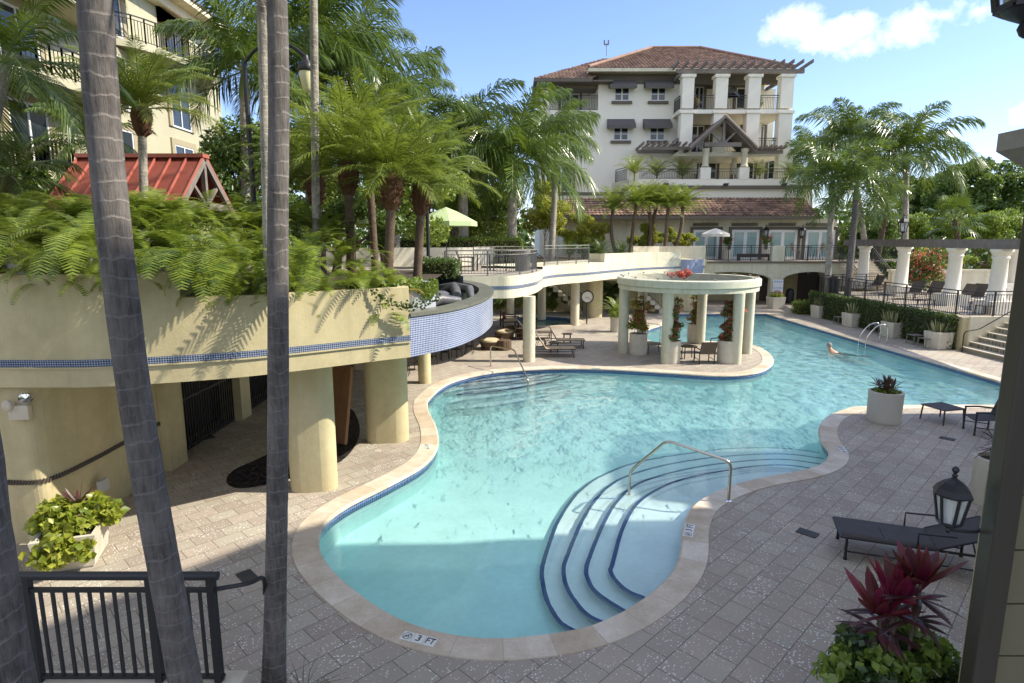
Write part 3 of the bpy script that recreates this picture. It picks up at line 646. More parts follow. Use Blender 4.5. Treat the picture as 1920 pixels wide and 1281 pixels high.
def umbrella(label,loc,r,h,rise,col,n=8,valance=.2,cat='umbrella',ztop=None):
    t=thing('patio_umbrella',label,cat,loc); b=MB(); P=[(0,0,h+rise)];F=[];k=3
    for j in range(1,k+1):
        f=j/k
        for i in range(n):
            a=2*PI*i/n+.2; P.append((r*f*math.cos(a),r*f*math.sin(a),h+rise*(1-f**1.15)))
    for i in range(n): F.append((0,1+i,1+(i+1)%n))
    for j in range(k-1):
        for i in range(n): F.append((1+j*n+i,1+(j+1)*n+i,1+(j+1)*n+(i+1)%n,1+j*n+(i+1)%n))
    o=len(P)
    for i in range(n):
        a=2*PI*i/n+.2; P.append((r*1.01*math.cos(a),r*1.01*math.sin(a),h-valance))
    for i in range(n):
        F.append((1+(k-1)*n+i,o+i,o+(i+1)%n,1+(k-1)*n+(i+1)%n))
    b.add(P,F); b.build('canopy',col,t)
    b=MB(); b.tube([(0,0,0),(0,0,h+rise-.02)],.024,8); b.build('pole',M['bronze'],t)
    b=MB()
    for i in range(n):
        a=2*PI*i/n+.2; b.tube([(0,0,h+rise*.95-.06),(r*.97*math.cos(a),r*.97*math.sin(a),h-.03)],.01,4)
    b.build('ribs',M['bronze'],t); return t
# loungers and seats on the far sunny deck
lounger('tan chaise longue with raised back behind the slender round column, nearest the pool steps',(2.55,23.75,0),PI,58)
lounger('tan chaise longue with raised back, second row behind a little round table',(3.15,25.75,0),PI,60)
lounger('bronze framed chaise longue lying low in the shade beside the spa',(1.9,28.0,0),rad(184),52,'sling_b')
table('small round bronze table between the two tan chaise longues',(1.75,24.6,0),.25,.42)
table('small round bronze table standing by the spa end of the loungers',(2.5,27.0,0),.25,.42)
def pouf(label,loc,r,h):
    b=MB(); n=8; b.lathe([(r*.92,0),(r,.03),(r,h-.03),(r*.96,h)],(0,0,0),n); o=b.build('ottoman',M['wicker']); o.location=loc; return tag(o,label,'ottoman')
pouf('brown octagonal wicker stool standing nearest the handrail',(-.35,25.2,0),.33,.42); pouf('brown octagonal wicker stool half behind the slender column',(.55,28.3,0),.36,.45)
def wickerchair(label,loc,rz):
    t=thing('wicker_chair',label,'chair',loc,rz); b=MB(); P=[];F=[];n=18
    for j,(r,z) in enumerate([(.40,0),(.43,.12),(.5,.32)]):
        for i in range(n):
            a=2*PI*i/n; P.append((r*math.cos(a),r*math.sin(a),z+(.28*max(0,-math.cos(a))**1.2 if j==2 else 0)))
    for j in range(2):
        for i in range(n): F.append((j*n+i,j*n+(i+1)%n,(j+1)*n+(i+1)%n,(j+1)*n+i))
    b.add(P,F); b.build('basket',M['wicker'],t,smooth='all'); b=MB(); b.lathe([(.44,.30),(.47,.36),(.44,.42),(0,.44)],(0,0,0),18); b.build('cushion',M['cushion'],t,smooth=True); return t
wickerchair('round wicker tub chair with beige cushion nearest the blue fountain face',(-.9,25.4,0),rad(200)); wickerchair('round wicker tub chair with beige cushion farther from the fountain face',(-.35,28.0,0),rad(220))
t=thing('patio_bench','dark wooden armchair bench with red cushion in shade beside the spa','bench',(-.15,31.9,0),rad(10)); b=MB()
for s in(-1,1): b.bar((.4,s*.45,0),(.4,s*.45,.6),.07); b.bar((-.4,s*.45,0),(-.4,s*.45,.85),.07); b.bar((-.42,s*.45,.62),(.45,s*.45,.62),.09,.05)
b.box(-.4,.4,-.45,.45,.3,.36); b.build('frame',M['door'],t); b=MB(); b.box(-.36,.4,-.42,.42,.36,.46); b.build('cushion',M['cushion'],t,bevel=.03); b=MB(); b.obox((-.3,-.1,.62),.12,.4,.36,M3=Matrix.Rotation(rad(-15),3,'Y')); b.build('red_cushion',plain('red_fabric',(.42,.05,.02),.9),t,bevel=.04)
o=table('dark low coffee table in front of the wooden bench',(.9,31.4,0),.4,.4,True)
for i,(x,y) in enumerate([(-3.7,20.3),(-3.3,21.2),(-3.0,22.1),(-2.6,23.0),(-2.2,23.6),(-1.75,24.3)]):
    t=thing('bar_stool',['tall bar stool under the fountain edge, closest to the wide pier','second bar stool along under the fountain edge from the wide pier','bar stool just right of the thin round pier in shade','bar stool with legs catching sun below the mosaic curve','bar stool in the deep shade at the back of the poolside bar','last bar stool, nearest the wicker tub chair'][i],'stool',(x,y,0),i*.6,'stools at the shaded bar')
    for a in range(4):
        q=MB(); aa=PI/4+a*PI/2; q.tube([(.15*math.cos(aa),.15*math.sin(aa),.74),(.22*math.cos(aa),.22*math.sin(aa),0)],.016,6); q.build('leg',M['bronze'],t)
    q=MB(); q.lathe([(.17,.3),(.185,.3),(.185,.32),(.17,.32),(.17,.3)],(0,0,0),12); q.build('footrest',M['bronze'],t); q=MB(); q.lathe([(.2,.72),(.22,.74),(.22,.79),(.18,.8),(0,.8)],(0,0,0),16); q.build('seat',M['sling_b'],t,smooth=True)
# pool hand rails
def handrail(name,label,pts,r=.025,mt='steel',base=()):
    t=thing(name,label,'handrail',pts[0]); o=Vector(pts[0]); b=MB(); P=[Vector(p)-o for p in pts]; Q=[P[0]]
    for i in range(1,len(P)-1):
        a,bb,c_=P[i-1],P[i],P[i+1]; d0=(a-bb).normalized(); d1=(c_-bb).normalized(); rr=min(.13,(a-bb).length*.4,(c_-bb).length*.4)
        for k in range(6):
            s=k/5; Q.append((bb+d0*rr).lerp(bb,s).lerp(bb.lerp(bb+d1*rr,s),s))
    Q.append(P[-1]); b.tube(Q,r,10); b.build('tube',M[mt],t,smooth=True)
    for q in base:
        b=MB(); q=Vector(q)-o; b.lathe([(.06,0),(.06,.012),(.03,.03)],q,16); b.build('base_flange',M['chrome'],t,smooth=True)
    return t
hb=gz(1366,940); hu=hb+Vector((0,0,.80)); ht=py(1250,826,10.62); hd=gz(1180,914,WZ)
handrail('pool_handrail','bent bronze handrail rising from the near curved pool steps',[hb,(hb.x,hb.y,py(1372,866,hb.y).z),ht,(hd.x,hd.y,py(1183,884,hd.y).z),(hd.x,hd.y,-.75)],.026,'steel',[hb])
fb=gz(920,687); fd=gz(990,727,WZ); handrail('pool_handrail','bent steel handrail at the far sunlit pool steps beside the wicker chairs',[fb,(fb.x,fb.y,.78),py(964,656,20.9),(fd.x,fd.y,py(990,712,fd.y).z),(fd.x,fd.y,-.6)],.026,'steel',[fb])
t=thing('pool_ladder','chrome pool ladder with two arched rails on the right edge','ladder',(16.1,27.,0))
for y in(-.27,.27):
    P=[(-.16,y,-.8),(-.16,y,.25)]+[(-.16+.52*(1-math.cos(PI*k/14))/2*1.,y,.25+.55*math.sin(PI*k/14*.5)) for k in range(1,9)]
    P=[(-.17,y,-.9),(-.17,y,.1),(-.05,y,.45),(.25,y,.78),(.55,y,.86),(.72,y,.74),(.76,y,.5),(.76,y,0)]
    b=MB(); b.tube(cr(P,6),.022,9); b.build('rail',M['chrome'],t,smooth=True)
for z in(-.35,-.6):
    b=MB(); b.box(-.22,-.12,-.27,.27,z,z+.03); b.build('step',M['chrome'],t)
handrail('pool_handrail','slim curved steel handrail inside the pergola at the inner pool steps',[gz(1237,642),gz(1237,642)+Vector((0,0,.8)),gz(1222,637)+Vector((-.7,.9,.75)),gz(1222,637)+Vector((-.8,1.0,-.4))],.022,'chrome')
# planters
M['planter_g']=mat('pale_grey_planter',(.50,.47,.41),.75,.06,2,.15,60)
M['planter_w']=mat('white_square_planter',(.62,.58,.48),.8,.07,2,.2,60,stain=(.45,.40,.30))
def round_planter(name,label,loc,r,h,cat='planter',mt='planter_w'):
    t=thing(name,label,cat,loc); b=MB(); b.lathe([(r*.93,0),(r*.93,.03),(r*.97,.035),(r,h-.01),(r-.015,h),(r-.06,h),(r-.07,h-.08)],(0,0,0),40); b.build('pot',M[mt],t,smooth=True)
    b=MB(); b.lathe([(r-.065,h-.07),(0,h-.05)],(0,0,0),20); b.build('soil',M['soil'],t); return t
def square_planter(label,loc,rz,w_=.62,h=.62,wb=None):
    t=thing('square_planter',label,'planter',loc,rz); wb=wb or w_*.86; a,c_=wb/2,w_/2; e=c_-.06; b=MB()
    P=[(-a,-a,.03),(a,-a,.03),(a,a,.03),(-a,a,.03),(-c_,-c_,h),(c_,-c_,h),(c_,c_,h),(-c_,c_,h),(-e,-e,h),(e,-e,h),(e,e,h),(-e,e,h),(-e,-e,h-.08),(e,-e,h-.08),(e,e,h-.08),(-e,e,h-.08)]
    F=[(0,3,2,1)]+[(i,(i+1)%4,4+(i+1)%4,4+i) for i in range(4)]+[(4+i,4+(i+1)%4,8+(i+1)%4,8+i) for i in range(4)]+[(8+i,8+(i+1)%4,12+(i+1)%4,12+i) for i in range(4)]
    b.add(P,F); b.box(-a*.94,a*.94,-a*.94,a*.94,0,.03); b.build('pot',M['planter_w'],t); b=MB(); b.add([P[12],P[13],P[14],P[15]],[(0,1,2,3)]); b.build('soil',M['soil'],t); return t
# ---------------------------------------------------------------- main building
def rect(u0,v0,u1,v1,Y):
    a=py(u0,v0,Y); b=py(u1,v1,Y); return min(a.x,b.x),max(a.x,b.x),min(a.z,b.z),max(a.z,b.z)
m,nt,N,L,p=nodes('roof_tile'); t=N.new('ShaderNodeTexCoord'); fl=N.new('ShaderNodeVectorMath'); fl.operation='FLOOR'; L.new(t.outputs['UV'],fl.inputs[0])
wn=N.new('ShaderNodeTexWhiteNoise'); wn.noise_dimensions='2D'; L.new(fl.outputs[0],wn.inputs['Vector'])
c=ramp(nt,wn.outputs['Value'],0,1,(.14,.08,.058),(.30,.195,.14)); n_=noise_(nt,objco(nt),.8,6,.7)
c=mixc(nt,.7,c,ramp(nt,n_,.35,.7,(.55,.52,.50),(1.15,1.1,1.05)),'MULTIPLY'); L.new(c,p.inputs['Base Color']); p.inputs['Roughness'].default_value=.8; M['rooftile']=m
M['brown_trim']=mat('brown_grey_trim',(.13,.11,.085),.8,.1,2)
M['awning']=mat('grey_awning_canvas',(.105,.098,.092),.9,.08,3)
M['wframe']=plain('white_window_frame',(.72,.72,.70),.4)
M['greywood']=mat('weathered_grey_wood',(.20,.17,.145),.85,.3,3,.4,50,stretch=(.2,1,1))
m,nt,N,L,p=nodes('dark_glass'); p.inputs['Base Color'].default_value=(.02,.028,.035,1); p.inputs['Roughness'].default_value=.04; p.inputs['Specular IOR Level'].default_value=.7; M['glass']=m
m,nt,N,L,p=nodes('curtained_glass'); p.inputs['Base Color'].default_value=(.30,.42,.40,1); p.inputs['Roughness'].default_value=.08; M['tealglass']=m
def tileface(mb,A,B,C,D,pitch=.30,row=.42,amp=.045,uo=0):
    A,B,C,D=map(Vector,(A,B,C,D)); ax=(B-A); Lx=ax.length; ax.normalize(); K=max(1,int(((C-A)-ax*((C-A).dot(ax))).length/row)); st=pitch/6
    up=((C+D)/2-(A+B)/2); nrm=ax.cross(up-ax*up.dot(ax)).normalized()
    if nrm.z<0: nrm=-nrm
    P=[];F=[];U=[]
    for k in range(K):
        t0,t1=k/K,(k+1)/K
        l0,l1=A.lerp(C,t0),A.lerp(C,t1); r0,r1=B.lerp(D,t0),B.lerp(D,t1)
        a0,a1=(l0-A).dot(ax),(l1-A).dot(ax); b0,b1=(r0-A).dot(ax),(r1-A).dot(ax)
        j0=int(math.floor(min(a0,a1)/st)); j1=int(math.ceil(max(b0,b1)/st)); o=len(P)
        for j in range(j0,j1+1):
            s=j*st; h=amp*(.5+.5*math.cos(2*PI*s/pitch))
            for (q,lo,hi,lf) in((l0,a0,b0,-.03),(l0,a0,b0,.05),(l1,a1,b1,.0)):
                x=min(max(s,lo),hi); P.append(q+ax*(x-(q-A).dot(ax))+nrm*(h+lf)); U.append((s/pitch+.5+uo,k+.5))
        for j in range(j1-j0):
            a_=o+3*j; F.append((a_+1,a_+4,a_+5,a_+2)); F.append((a_,a_+3,a_+4,a_+1))
        # UVs must sit inside one tile per face
    o=len(mb.f); mb.add(P,F)
    for i,f in enumerate(F):
        u=(U[f[0]][0]+U[f[1]][0])/2; v=U[f[0]][1]; mb.uv[o+i]=[(u,v)]*4
def window(parent,x0,x1,z0,z1,Y,cols=2,rows=2,glass='glass',fw=.09,name='window',surround=None):
    f=MB(); f.box(x0,x1,Y-.06,Y,z0,z0+fw); f.box(x0,x1,Y-.06,Y,z1-fw,z1); f.box(x0,x0+fw,Y-.06,Y,z0+fw,z1-fw); f.box(x1-fw,x1,Y-.06,Y,z0+fw,z1-fw)
    for i in range(1,cols):
        x=x0+(x1-x0)*i/cols; f.box(x-fw*.6,x+fw*.6,Y-.055,Y,z0+fw,z1-fw)
    for i in range(1,rows):
        z=z0+(z1-z0)*i/rows
        for q in range(cols):
            xa=x0+(x1-x0)*q/cols+fw*.62; xb=x0+(x1-x0)*(q+1)/cols-fw*.62
            f.box(xa,xb,Y-.045,Y,z-fw*.35,z+fw*.35)
    w_=f.build(name,M['wframe'],parent)
    g=MB(); g.box(x0+.02,x1-.02,Y-.025,Y-.005,z0+.02,z1-.02); g.build('pane',M[glass],w_)
    if surround:
        s=MB(); e=.22; s.box(x0-e,x0,Y-.09,Y+.0,z0,z1+e); s.box(x1,x1+e,Y-.09,Y,z0,z1+e); s.box(x0,x1,Y-.09,Y,z1,z1+e); s.build('surround',M['brown_trim'],w_)
    return w_
def brail(parent,pts,h=1.05,name='railing',mt=None,step=.13):
    b=MB(); mt=mt or M['iron']
    for a,c in zip(pts[:-1],pts[1:]):
        a=Vector(a);c=Vector(c); up=Vector((0,0,1)); n=max(1,int((c-a).length/step))
        b.bar(a+up*h,c+up*h,.06,.05); b.bar(a+up*(h-.16),c+up*(h-.16),.03); b.bar(a+up*.1,c+up*.1,.03)
        for i in range(n+1):
            q=a.lerp(c,i/n); b.bar(q+up*(.0 if i in(0,n) else .1),q+up*(h if i in (0,n) else h-.16),.05 if i in(0,n) else .022)
    return b.build(name,mt,parent)
YF=52.
HB=thing('apartment_building','cream apartment building with red tile hip roof, grey awnings and gabled porch','building',(7,YF,0)); HB.location=(0,0,0)
xl=py(1013,300,YF).x; xr=py(1277,200,YF).x; zt=py(1150,150,YF).z
lg=rect(1030,164,1121,207,YF)
b=MB(); b.box(xl,lg[1],YF,YF+12,0,lg[2]); b.box(lg[1],xr,YF,YF+12,0,zt); b.box(xl,lg[1],YF+2.2,YF+12,lg[2],zt-.8); b.box(xl,lg[0],YF,YF+.4,lg[2],lg[3]); b.box(xr,21.5*YF/49,YF+3.,YF+12,0,zt)
b.build('wall',M['white'],HB)
b=MB(); b.box(lg[0],lg[1],YF+.3,YF+2.1,lg[3]+.02,lg[3]+.25);
for i in range(9):
    y=YF-.5+i*.3; b.box(lg[0]-.3,lg[1]+.3,y,y+.1,lg[3]+.26,lg[3]+.4)
b.build('loggia_beams',M['greywood'],HB)
window(HB,*rect(1052,176,1086,206,YF+2.2),YF+2.2,2,1,surround=True)
brail(HB,[(lg[0],YF+.1,lg[2]),(lg[1],YF+.1,lg[2])],1.15)
# frieze and eaves
fz=py(1150,158,YF).z; EY=YF-1.0; ez=py(1200,127,EY).z
x0e=py(1104,127,EY).x; x1e=py(1492,127,EY).x
b=MB(); b.box(lg[1]-.05,21.6*YF/49,YF-.06,YF,fz,ez-.25); b.build('frieze',M['brown_trim'],HB)
b=MB(); b.box(x0e+.1,x1e-.2,EY+.05,YF+11,ez-.24,ez-.16); b.box(x0e+.02,x1e-.1,EY-.02,EY+.05,ez-.28,ez-.02); b.box(x0e-.02,x0e+.06,EY,YF+11,ez-.28,ez-.02); b.build('eave',M['stucco_c'],HB)
RY=YF+8; rz=py(1260,91,RY).z; rl=py(1222,91,RY).x; rr=py(1312,91,RY).x
rf_=MB(); E0=(x0e,EY,ez); E1=(x1e,EY,ez); R0=(rl,RY,rz); R1=(rr,RY,rz); K0=(x0e,2*RY-EY,ez); K1=(x1e,2*RY-EY,ez)
tileface(rf_,E0,E1,R0,R1); tileface(rf_,K0,E0,R0,R0,uo=100); tileface(rf_,E1,K1,R1,R1,uo=200); tileface(rf_,K1,K0,R1,R0,uo=300)
rfo=rf_.build('roof',M['rooftile'],HB)
b=MB()
for a,c in((E0,R0),(E1,R1),(R0,R1)):
    b.tube([Vector(a)+Vector((0,0,.09)),Vector(c)+Vector((0,0,.1))],.14,8)
b.build('ridge_tiles',M['rooftile'],rfo)
# lower left roof
e2=py(1010,147,EY).z; xa=py(1002,147,EY).x; xb=py(1150,147,EY).x; r2y=YF+5; r2z=py(1120,110,r2y).z; xc=py(1135,110,r2y).x; xd=xb+3
rf_=MB(); tileface(rf_,(xa,EY,e2),(x0e+.4,EY,e2),(xc,r2y,r2z),(xd,r2y,r2z)); tileface(rf_,(xa,2*r2y-EY,e2),(xa,EY,e2),(xc,r2y,r2z),(xc,r2y,r2z),uo=50)
o=rf_.build('lower_roof',M['rooftile'],HB); b=MB(); b.box(xa,x0e+.3,EY-.03,EY+.05,e2-.25,e2); b.box(xa,xb,EY+.05,YF+3,e2-.22,e2-.1); b.build('lower_eave',M['brown_trim'],HB)
b=MB(); q=py(1137,105,YF+5); b.tube([q,py(1137,84,YF+5)],.035,6); q2=py(1137,80,YF+5); b.box(q2.x-.22,q2.x+.22,q2.y-.05,q2.y+.05,q2.z-.2,q2.z-.1); b.box(q2.x-.24,q2.x-.12,q2.y-.05,q2.y+.05,q2.z-.1,q2.z+.2); b.box(q2.x+.12,q2.x+.24,q2.y-.05,q2.y+.05,q2.z-.1,q2.z+.2); b.build('roof_mast',M['iron_grey'],HB)
# windows with awnings
def awning(parent,x0,x1,z0,z1,Y,out=.85):
    b=MB(); zb=z0; zv=z0+.28
    P=[(x0,Y,z1),(x1,Y,z1),(x1,Y-out,zv),(x0,Y-out,zv),(x0,Y-out,zb),(x1,Y-out,zb),(x0,Y,zb+.15),(x1,Y,zb+.15)]
    b.add(P,[(0,3,2,1),(3,4,5,2),(0,6,4,3),(1,2,5,7)]); b.build('awning',M['awning'],parent)
for (u0,v0,u1,v1,au0,av0,au1,av1) in[(1152,164,1180,190,1143,147,1193,167),(1220,164,1248,190,1210,147,1262,167),(1150,239,1178,264,1140,221,1191,242),(1218,239,1246,264,1208,221,1259,242)]:
    x0,x1,z0,z1=rect(u0,v0,u1,v1,YF); w_=window(HB,x0,x1,z0,z1,YF)
    s=MB(); s.box(x0-.2,x1+.2,YF-.2,YF,z0-.22,z0-.01); s.build('sill',M['brown_trim'],w_)
    awning(HB,*rect(au0,av0,au1,av1,YF-.5),YF)
for (u0,v0,u1,v1,sur,rv) in[(1033,250,1076,289,False,263),(1031,311,1073,360,True,337)]:
    x0,x1,z0,z1=rect(u0,v0,u1,v1,YF); window(HB,x0,x1,z0,z1,YF,2,1,surround=sur,name='balcony_door')
    brail(HB,[(x0-.15,YF-.02,z0-.0),(x0-.15,YF-.3,z0),(x1+.15,YF-.3,z0),(x1+.15,YF-.02,z0)],py(1050,rv,YF-.3).z-z0)
x0,x1,z0,z1=rect(1024,289,1081,294,YF-.4); b=MB(); b.box(x0,x1,YF-.4,YF,z0,z1); b.build('balcony_slab',M['white'],HB)
zc=py(1100,363,YF).z; b=MB(); b.box(xl-.1,py(1190,363,YF).x,YF-.12,YF,zc-.15,zc+.1); b.build('cornice',M['brown_trim'],HB)
# balcony wing
YC=50.; YB=YF+2.98; xw0=py(1262,200,YF).x; xw1=py(1487,200,YC).x
zs1=py(1380,205,YC).z; zs2=py(1380,285,YC).z
for zz in(zs1,zs2):
    b=MB(); b.box(xw0,xw1-.05,YC+.1,YB,zz-.3,zz); b.build('balcony_slab',M['white'],HB)
for (u0,u1,w0,w1) in[(1281,1300,1277,1297),(1344,1363,1340,1358),(1405,1425,1402,1420),(1466,1487,1461,1483)]:
    for a0,a1,v0,v1 in((u0,u1,139,203),(w0,w1,207,285)):
        x0,x1,z0,z1=rect((a0+a1)/2-9.5,v0,(a0+a1)/2+9.5,v1,YC); b=MB(); b.box(x0,x1,YC,YC+.8,z0,z1-.22); b.box(x0-.1,x1+.1,YC-.1,YC+.9,z1-.22,z1); b.build('column',M['white'],HB)
x0,x1,z0,z1=rect(1461,285,1483,345,YC); b=MB(); b.box(x0,x1,YC,YC+.8,z0,z1); b.build('column',M['white'],HB)
for zz in(zs1,zs2):
    b=MB(); b.box(xw1-1.3,xw1-.8,YB-1,YB-.5,zz,zz+3.2); b.build('column',M['white'],HB)
for (u0,u1) in[(1300,1344),(1363,1405),(1425,1466)]:
    a=py(u0,203,YC+.35); c_=py(u1,203,YC+.35); brail(HB,[(a.x,YC+.35,zs1),(c_.x,YC+.35,zs1)],py(1380,177,YC).z-zs1)
for (u0,u1) in[(1297,1340),(1358,1402),(1420,1461)]:
    a=py(u0,283,YC+.35); c_=py(u1,283,YC+.35); brail(HB,[(a.x,YC+.35,zs2),(c_.x,YC+.35,zs2)],1.1)
a=py(1281,203,YC+.4)
for zz in(zs1,zs2): brail(HB,[(a.x-.3,YC+.4,zz),(xw0+.1,YF,zz)],1.1)
for (u0,v0,u1,v1) in[(1303,163,1318,205),(1381,165,1412,205),(1296,236,1318,287),(1393,236,1430,287),(1330,236,1352,287)]:
    window(HB,*rect(u0,v0,u1,v1,YB),YB,2,1,surround=True,name='balcony_door')
# wood pergola on the wing
b=MB(); zp=py(1380,136,YC).z
b.box(py(1270,130,YC).x,xw1+.8,YC+.2,YC+.45,zp+.02,zp+.32); b.box(py(1280,130,YC).x,xw1+.2,YB-1.2,YB-1.,zp+.02,zp+.32)
for i in range(15):
    x=py(1268,128,YC).x+i*(xw1+.9-py(1268,128,YC).x)/14; b.bar((x,YC-.9,zp+.62),(x,YB-.2,zp+.42),.1,.24)
b.bar((xw0,YC+.3,zp-.1),(xw0,YF,zp-.1),.2,.25); b.bar((xw1-.2,YC+.5,zp-.1),(xw1-.2,YB,zp-.1),.2,.25)
b.build('wood_pergola',M['greywood'],HB)
# terrace with pedestals
YT=48.6; zf=py(1300,336,YT).z; zb_=py(1300,348,YT).z; xt0=py(1180,330,YT).x; xt1=py(1525,330,YT).x
b=MB(); b.box(xt0,xt1,YT,YF,zb_,zf); b.box(xt0+.2,xt1,YT+.2,YF+3,0,zb_-.25); b.build('terrace_base',M['white'],HB)
b=MB(); b.box(xt0-.08,xt1,YT-.1,YT+.3,zb_-.25,zb_); b.build('cornice',M['brown_trim'],HB)
for (u0,u1,v0) in[(1180,1199,315),(1314,1332,314),(1387,1404,314)]:
    x0,x1,z0,z1=rect(u0,v0,u1,336,YT); b=MB(); b.box(x0,x1,YT-.03,YT+.75,z0,z1); b.build('pedestal',M['white'],HB)
for (u0,u1) in[(1199,1314),(1332,1387),(1404,1520)]:
    a=py(u0,336,YT+.3); c_=py(u1,336,YT+.3); brail(HB,[(a.x,YT+.3,zf),(c_.x,YT+.3,zf)],py(1260,317,YT+.3).z-zf)
a=py(1151,352,YF); brail(HB,[(xt0+.2,YT+.4,zf),(xt0-.5,YF,zf)],1.05)
b=MB(); b.add([(xt0,YT,zb_),(xt0,YT,zf),(xt0-.8,YF,zf),(xt0-.8,YF,zb_)],[(0,1,2,3),(0,3,2,1)]); b.build('parapet',M['white'],HB)
for u in(1322,1395):
    q=py(u,313,YT+.35); tz=py(u,279,YT+.35).z; b=MB(); b.lathe([(.30,0),(.30,.12),(.24,.16),(.22,(tz-q.z)-.3),(.28,(tz-q.z)-.22),(.3,(tz-q.z)-.1),(.3,tz-q.z)],q,16); b.build('column',M['stucco_c'],HB,smooth=True)
for u in(1302,1376):
    q=py(u,313,YT+3); tz=py(u,284,YT+3).z; b=MB(); b.lathe([(.22,-.6),(.2,tz-q.z)],q,12); b.build('column',M['stucco_c'],HB,smooth=True)
# gable porch roof
ga=py(1361,219,YT-.3); gl=py(1293,279,YT-.3); gr=py(1421,279,YT-.3); back=Vector((0,3.2,0))
gp=MB(); tileface(gp,gl+back,gl,ga+back,ga); tileface(gp,gr,gr+back,ga,ga+back,uo=40); g=gp.build('porch_roof',M['rooftile'],HB)
b=MB(); dn=Vector((0,0,-.1))
for a,c_ in((gl,ga),(gr,ga)): b.bar(a+dn+Vector((0,.2,0)),c_+dn+Vector((0,.2,0)),.18,.26); b.tube([a+Vector((0,-.02,.05)),c_+Vector((0,-.02,.05))],.13,8)
b.bar(gl+Vector((1.2,.3,.35)),gr+Vector((-1.2,.3,.35)),.2,.3); mid=(gl+gr)/2+Vector((0,.3,.35)); b.bar(mid,ga+Vector((0,.3,-.2)),.18)
b.bar(mid,gl.lerp(ga,.62)+Vector((0,.3,-.1)),.13); b.bar(mid,gr.lerp(ga,.62)+Vector((0,.3,-.1)),.13)
b.add([gl+Vector((.1,.4,-.12)),gl+back+Vector((.1,0,-.12)),ga+back+Vector((0,0,-.2)),ga+Vector((0,.4,-.2))],[(0,1,2,3)]); b.add([gr+Vector((-.1,.4,-.12)),gr+back+Vector((-.1,0,-.12)),ga+back+Vector((0,0,-.2)),ga+Vector((0,.4,-.2))],[(0,3,2,1)])
b.build('porch_truss',M['greywood'],HB)
for (u0,u1,vv) in[(1205,1296,272),(1398,1470,279)]:
    b=MB(); a=py(u0,vv,YT+.8); c_=py(u1,vv,YT+.8); n=8
    b.box(a.x,c_.x,YT+.9,YT+1.1,a.z-.35,a.z-.1); b.box(a.x,c_.x,YT+2.8,YT+3.,a.z-.35,a.z-.1)
    for i in range(n+1):
        x=a.x+(c_.x-a.x)*i/n; b.bar((x,YT+.3,a.z+.1),(x,YF,a.z-.0),.09,.2)
    b.build('trellis',M['greywood'],HB)
for (u0,v0,u1,v1) in[(1238,305,1255,337),(1310,300,1342,337),(1376,300,1412,337),(1440,300,1470,337)]:
    window(HB,*rect(u0,v0,u1,v1,YF+3.),YF+2.97,2,1,surround=True,name='balcony_door')
# lower storey: tile roof, patio doors
YD=47.3; YE=46.2; ze=py(1300,404,YE).z; zr=py(1300,371,YT+.15).z; xe0=py(1045,404,YE).x; xe1=py(1535,404,YE).x
rf_=MB(); tileface(rf_,(xe0,YE,ze),(xe1,YE,ze),(py(1064,371,YT).x,YT+.2,zr),(xe1,YT+.2,zr),row=.36); rf_.build('patio_roof',M['rooftile'],HB)
b=MB(); b.box(xe0,xe1,YE-.03,YE+.1,ze-.28,ze-.02); b.box(xe0,xe1,YE+.1,YD,ze-.26,ze-.2); b.build('gutter',M['brown_trim'],HB)
b=MB(); b.box(xe0+.5,xe1+2,YD,YF,0,ze-.2); b.box(xe0+.5,py(1190,400,YT).x,YT+.2,YF,ze-.25,zr); b.build('lower_wall',M['stucco_c'],HB)
UZ=3.12
for (u0,u1) in[(1300,1346),(1372,1420),(1441,1491),(1511,1561)]:
    x0,x1,_,z1=rect(u0,431,u1,490,YD); w_=window(HB,x0,x1,UZ,z1,YD,2,1,'tealglass',.2,'patio_door',True)
    x0,x1,z0,z1=rect(u0,418,u1,424,YD); b=MB()
    for i in range(5): b.box(x0,x1,YD-.1,YD-.02,z0+(z1-z0)*i/5,z0+(z1-z0)*(i+.55)/5)
    b.build('louvre',M['brown_trim'],HB)
# arcade terrace
AR=thing('arcade_terrace','pale green arcade wall with two wide low arches carrying the patio railing','arcade'); YA=43.
xs0,xs1=12.6,24.4
def archwall(mb,x0,x1,z1,opens,Y,t=.5,n=18):
    edges=[x0]
    for (a,bb,zs,zc) in opens:
        mb.box(edges[-1],a,Y,Y+t,0,z1); edges.append(bb); top=[(a+(bb-a)*i/n) for i in range(n+1)]
        zz=[zs+(zc-zs)*math.sin(PI*i/n)**.55 for i in range(n+1)]
        for i in range(n):
            P=[(top[i],Y,zz[i]),(top[i+1],Y,zz[i+1]),(top[i+1],Y,z1),(top[i],Y,z1),(top[i],Y+t,zz[i]),(top[i+1],Y+t,zz[i+1])]
            mb.add(P,[(0,1,2,3),(0,4,5,1)])
    mb.box(edges[-1],x1,Y,Y+t,0,z1)
b=MB(); o1=py(1290,520,YA); o2=py(1446,520,YA); o3=py(1468,518,YA); o4=py(1575,518,YA); zsp=py(1446,521,YA).z; zcr=py(1400,510,YA).z
archwall(b,xs0,xs1,2.98,[(12.7,o2.x,zsp-.1,zcr),(o3.x,o4.x,zsp-.1,zcr)],YA); b.build('wall',M['stucco_g'],AR)
b=MB(); b.box(xs0,xs1,YA-.12,YA+.5,2.98,3.1); b.build('cornice',M['brown_trim'],AR)
b=MB(); b.box(xs0,xs1+6,YA,YD,3.1,UZ); b.build('patio_floor',M['pavers'],AR)
b=MB(); b.box(xs0,xs1,YA+.5,YD,2.7,2.75); b.build('ceiling',M['stucco_c'],AR)
b=MB(); b.box(xs0-8,xs1,46.3,46.45,0,2.72); b.build('back_wall',M['stucco_y'],AR)
